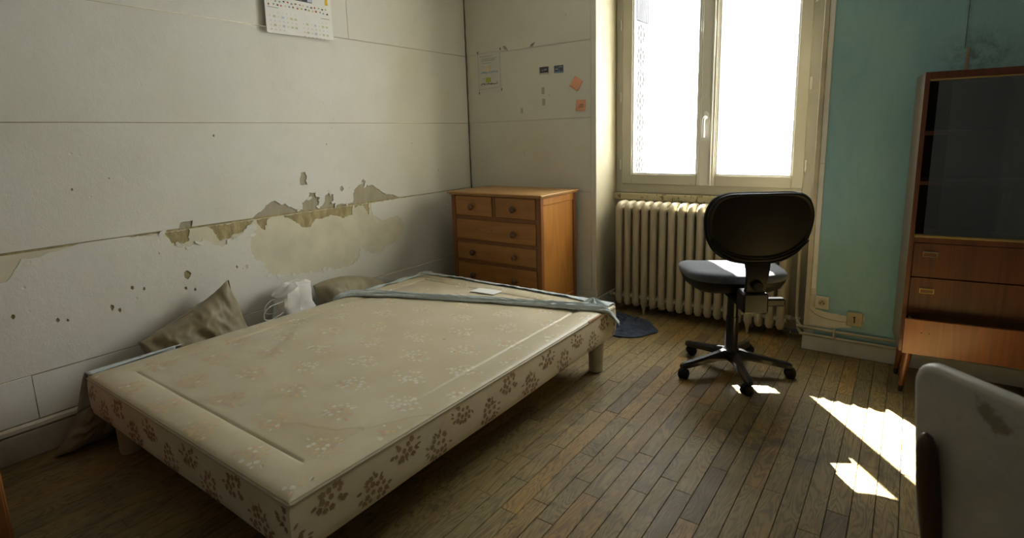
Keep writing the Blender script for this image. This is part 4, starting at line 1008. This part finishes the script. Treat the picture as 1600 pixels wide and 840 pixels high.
for row in range(2):
    for k in range(16):
        a = -.192 + k * .0242 + row * .010 + rgf.uniform(-.003, .003); b = .170 - row * .020 + rgf.uniform(-.003, .003)
        w, h = rgf.uniform(.004, .0075), rgf.uniform(.0035, .006)
        q = groups.setdefault(inks[(k + row * 5) % 16], MB())
        q.prism([(a + w * math.cos(j * .785), b + h * math.sin(j * .785)) for j in range(8)], .0022, .0032, lambda a_, b_, d: cpl(a_, b_, d))
for ink, q in groups.items(): q.build('printed_emblem', ink, cal)
mb = MB()
for (a0, a1, b) in ((-.192, -.130, .132), (.135, .192, .118)): cbox(mb, a0, a1, b, b + .003)
mb.build('printed_line', 'ink_grey', cal)
def month(a0, first_sun, ndays, b0):
    cols = {'ink_red': [], 'ink_grey': []}; hi = {'ink_palegreen': MB(), 'ink_paleblue': MB()}
    for d in range(1, ndays + 1):
        c = (d - first_sun) % 7; r = (d - first_sun + 7) // 7
        cols['ink_red' if c == 0 else 'ink_grey'].append((a0 + c * .0255, b0 - r * .0225, str(d)))
        if c in (1, 3, 5, 6) and r % 2: cbox(hi['ink_palegreen' if c != 3 else 'ink_paleblue'], a0 + c * .0255 - .004, a0 + c * .0255 + .012, b0 - r * .0225 - .002, b0 - r * .0225 + .010, .0027)
    for ink, q in hi.items():
        if q.v: q.build('printed_day_block', ink, cal)
    for ink, items in cols.items():
        bm = bmesh.new()
        for (a, b, txt) in items:
            fc = bpy.data.curves.new('t', 'FONT'); fc.body = txt; fc.size = .0105; fc.resolution_u = 1; ob = bpy.data.objects.new('t', fc); COL.objects.link(ob)
            dg = bpy.context.evaluated_depsgraph_get(); dg.update(); me = bpy.data.meshes.new_from_object(ob.evaluated_get(dg))
            for v in me.vertices: v.co = cpl(a + v.co.x, b + v.co.y, .0032)
            bm.from_mesh(me); bpy.data.objects.remove(ob); bpy.data.curves.remove(fc); bpy.data.meshes.remove(me)
        me = bpy.data.meshes.new('printed_dates'); bm.to_mesh(me); bm.free(); me.materials.append(M[ink]); link('printed_dates', me, cal)
month(-.188, 7, 31, .107); month(.012, 4, 30, .092)

pst = thing('paper_poster', 'sheet with two small coloured sketches taped to the wall above the chest', 'poster', (-2.627, YB - .0005, 1.567))
def ybox(mb, a0, a1, b0, b1, d0=0.0, d1=.0012): mb.box(a0, a1, -d1, -d0, b0, b1)
mb = MB(); mb.prism([(-.106, .002), (.112, .002), (.106, .297), (-.106, .297)], -.0010, 0, lambda a, b, d: (a, d, b)); mb.build('sheet', 'poster_paper', pst)
mb = MB()
for (a0, a1, b) in ((-.088, .03, .268), (-.07, .08, .252), (-.07, .06, .243), (-.07, .05, .235), (-.066, .012, .219)): ybox(mb, a0, a1, b, b + .0035, .0009)
ybox(mb, -.066, -.045, .195, .198, .0009); ybox(mb, -.066, -.045, .107, .110, .0009); mb.build('printed_text', 'ink_grey', pst)
mb = MB()
for q in ((-.105, -.103, .028, .296), (.100, .102, .040, .296), (-.105, .102, .294, .296)): ybox(mb, *q, .0009)
mb.prism([(-.105, .028), (.102, .040), (.102, .042), (-.105, .030)], -.0012, -.0009, lambda a, b, d: (a, d, b)); mb.build('printed_border', 'ink_grey', pst)
mb = MB(); ybox(mb, -.032, .014, .158, .200, .0009, .0014); mb.build('sketch_house', 'ink_cream', pst)
mb = MB(); ybox(mb, -.036, .012, .080, .116, .0009, .0014); mb.build('sketch_house', 'ink_green', pst)
for (zz, ink) in ((.150, 'ink_blue'), (.066, 'ink_black')):
    mb = MB()
    for k in range(26):
        a = -.082 + k * .0063; h = rgf.uniform(.003, .012); b = zz + rgf.uniform(-.006, .004); ybox(mb, a, a + .0055, b, b + h, .0009, .0013)
    mb.build('sketch_lines', ink, pst)
mb = MB(); ybox(mb, .03, .095, .018, .024, .0009); mb.build('printed_text', 'ink_palegreen', pst)
mb = MB()
for (a, b) in ((-.106, .302), (.108, .310), (-.102, .006), (.112, .020)): mb.box(a - .003, a + .003, -.0022, 0, b - .009, b + .009)
mb.build('pin_mark', 'ink_black', pst)
def snap_photo(x, z, m, lab, seed):
    t = thing('photo_print', lab, 'photo', (x, YB - .0005, z), 0, 'photo prints on the wall')
    B(-.037, .037, -.0012, 0, -.025, .025).build('print', m, t); q = random.Random(seed); mb = MB()
    if seed == 1: mb.box(.0, .022, -.0016, -.001, .0, .010); mb.box(-.018, -.006, -.0016, -.001, -.004, .006)
    else: mb.box(-.030, -.004, -.0016, -.001, -.004, .006); mb.box(.0, .03, -.0016, -.001, .010, .018)
    mb.build('picture_detail', 'ink_grey', t)
    mb = MB(); mb.box(-.034, .034, -.0016, -.001, -.023, -.016); mb.build('picture_detail', 'ink_cream' if seed == 1 else 'ink_blue', t)
snap_photo(-2.141, 1.689, 'photo_dark', 'small dark photo print taped to the wall, left of the pair', 1)
snap_photo(-2.021, 1.688, 'photo_blue', 'small bluish photo print taped to the wall, right of the pair', 2)
def note(x, z, rot, lab, writing):
    t = thing('sticky_note', lab, 'note', (x, YB - .0005, z), 0, 'sticky notes on the wall'); t.rotation_euler = (0, rot, 0)
    solid(MB().grid(7, 7, lambda u, v: (-.037 + .074 * u, -.001 - .008 * max(0, .75 - v) ** 1.6 - .001 * u, -.037 + .074 * v)).build('sheet', 'note_orange', t, 60), .0004)
    if writing:
        mb = MB()
        for k in range(3): mb.tube([(-.020 + .006 * k, -.0068 + .0012 * k, -.016 + .009 * k), (.0, -.0072 + .0012 * k, -.012 + .009 * k), (.022, -.0072 + .0012 * k, -.010 + .008 * k)], .0012, 4)
        mb.build('handwriting', 'ink_black', t)
note(-1.884, 1.580, R_(33), 'orange sticky note turned on its corner on the wall', False)
note(-1.849, 1.436, R_(3), 'orange sticky note with pencil scrawl, below the tilted one', True)

for o in bpy.data.objects:          # print, pin marks and screw holes too small to pick apart
    if o.parent and o.name.split('.')[0] in {'printed_emblem', 'printed_day_block', 'printed_dates', 'screw_hole', 'printed_line', 'printed_photo', 'printed_text', 'printed_border', 'sketch_lines', 'pin_mark', 'picture_detail', 'handwriting', 'pin_hole', 'pencil_scribble'}: o['kind'] = 'stuff'
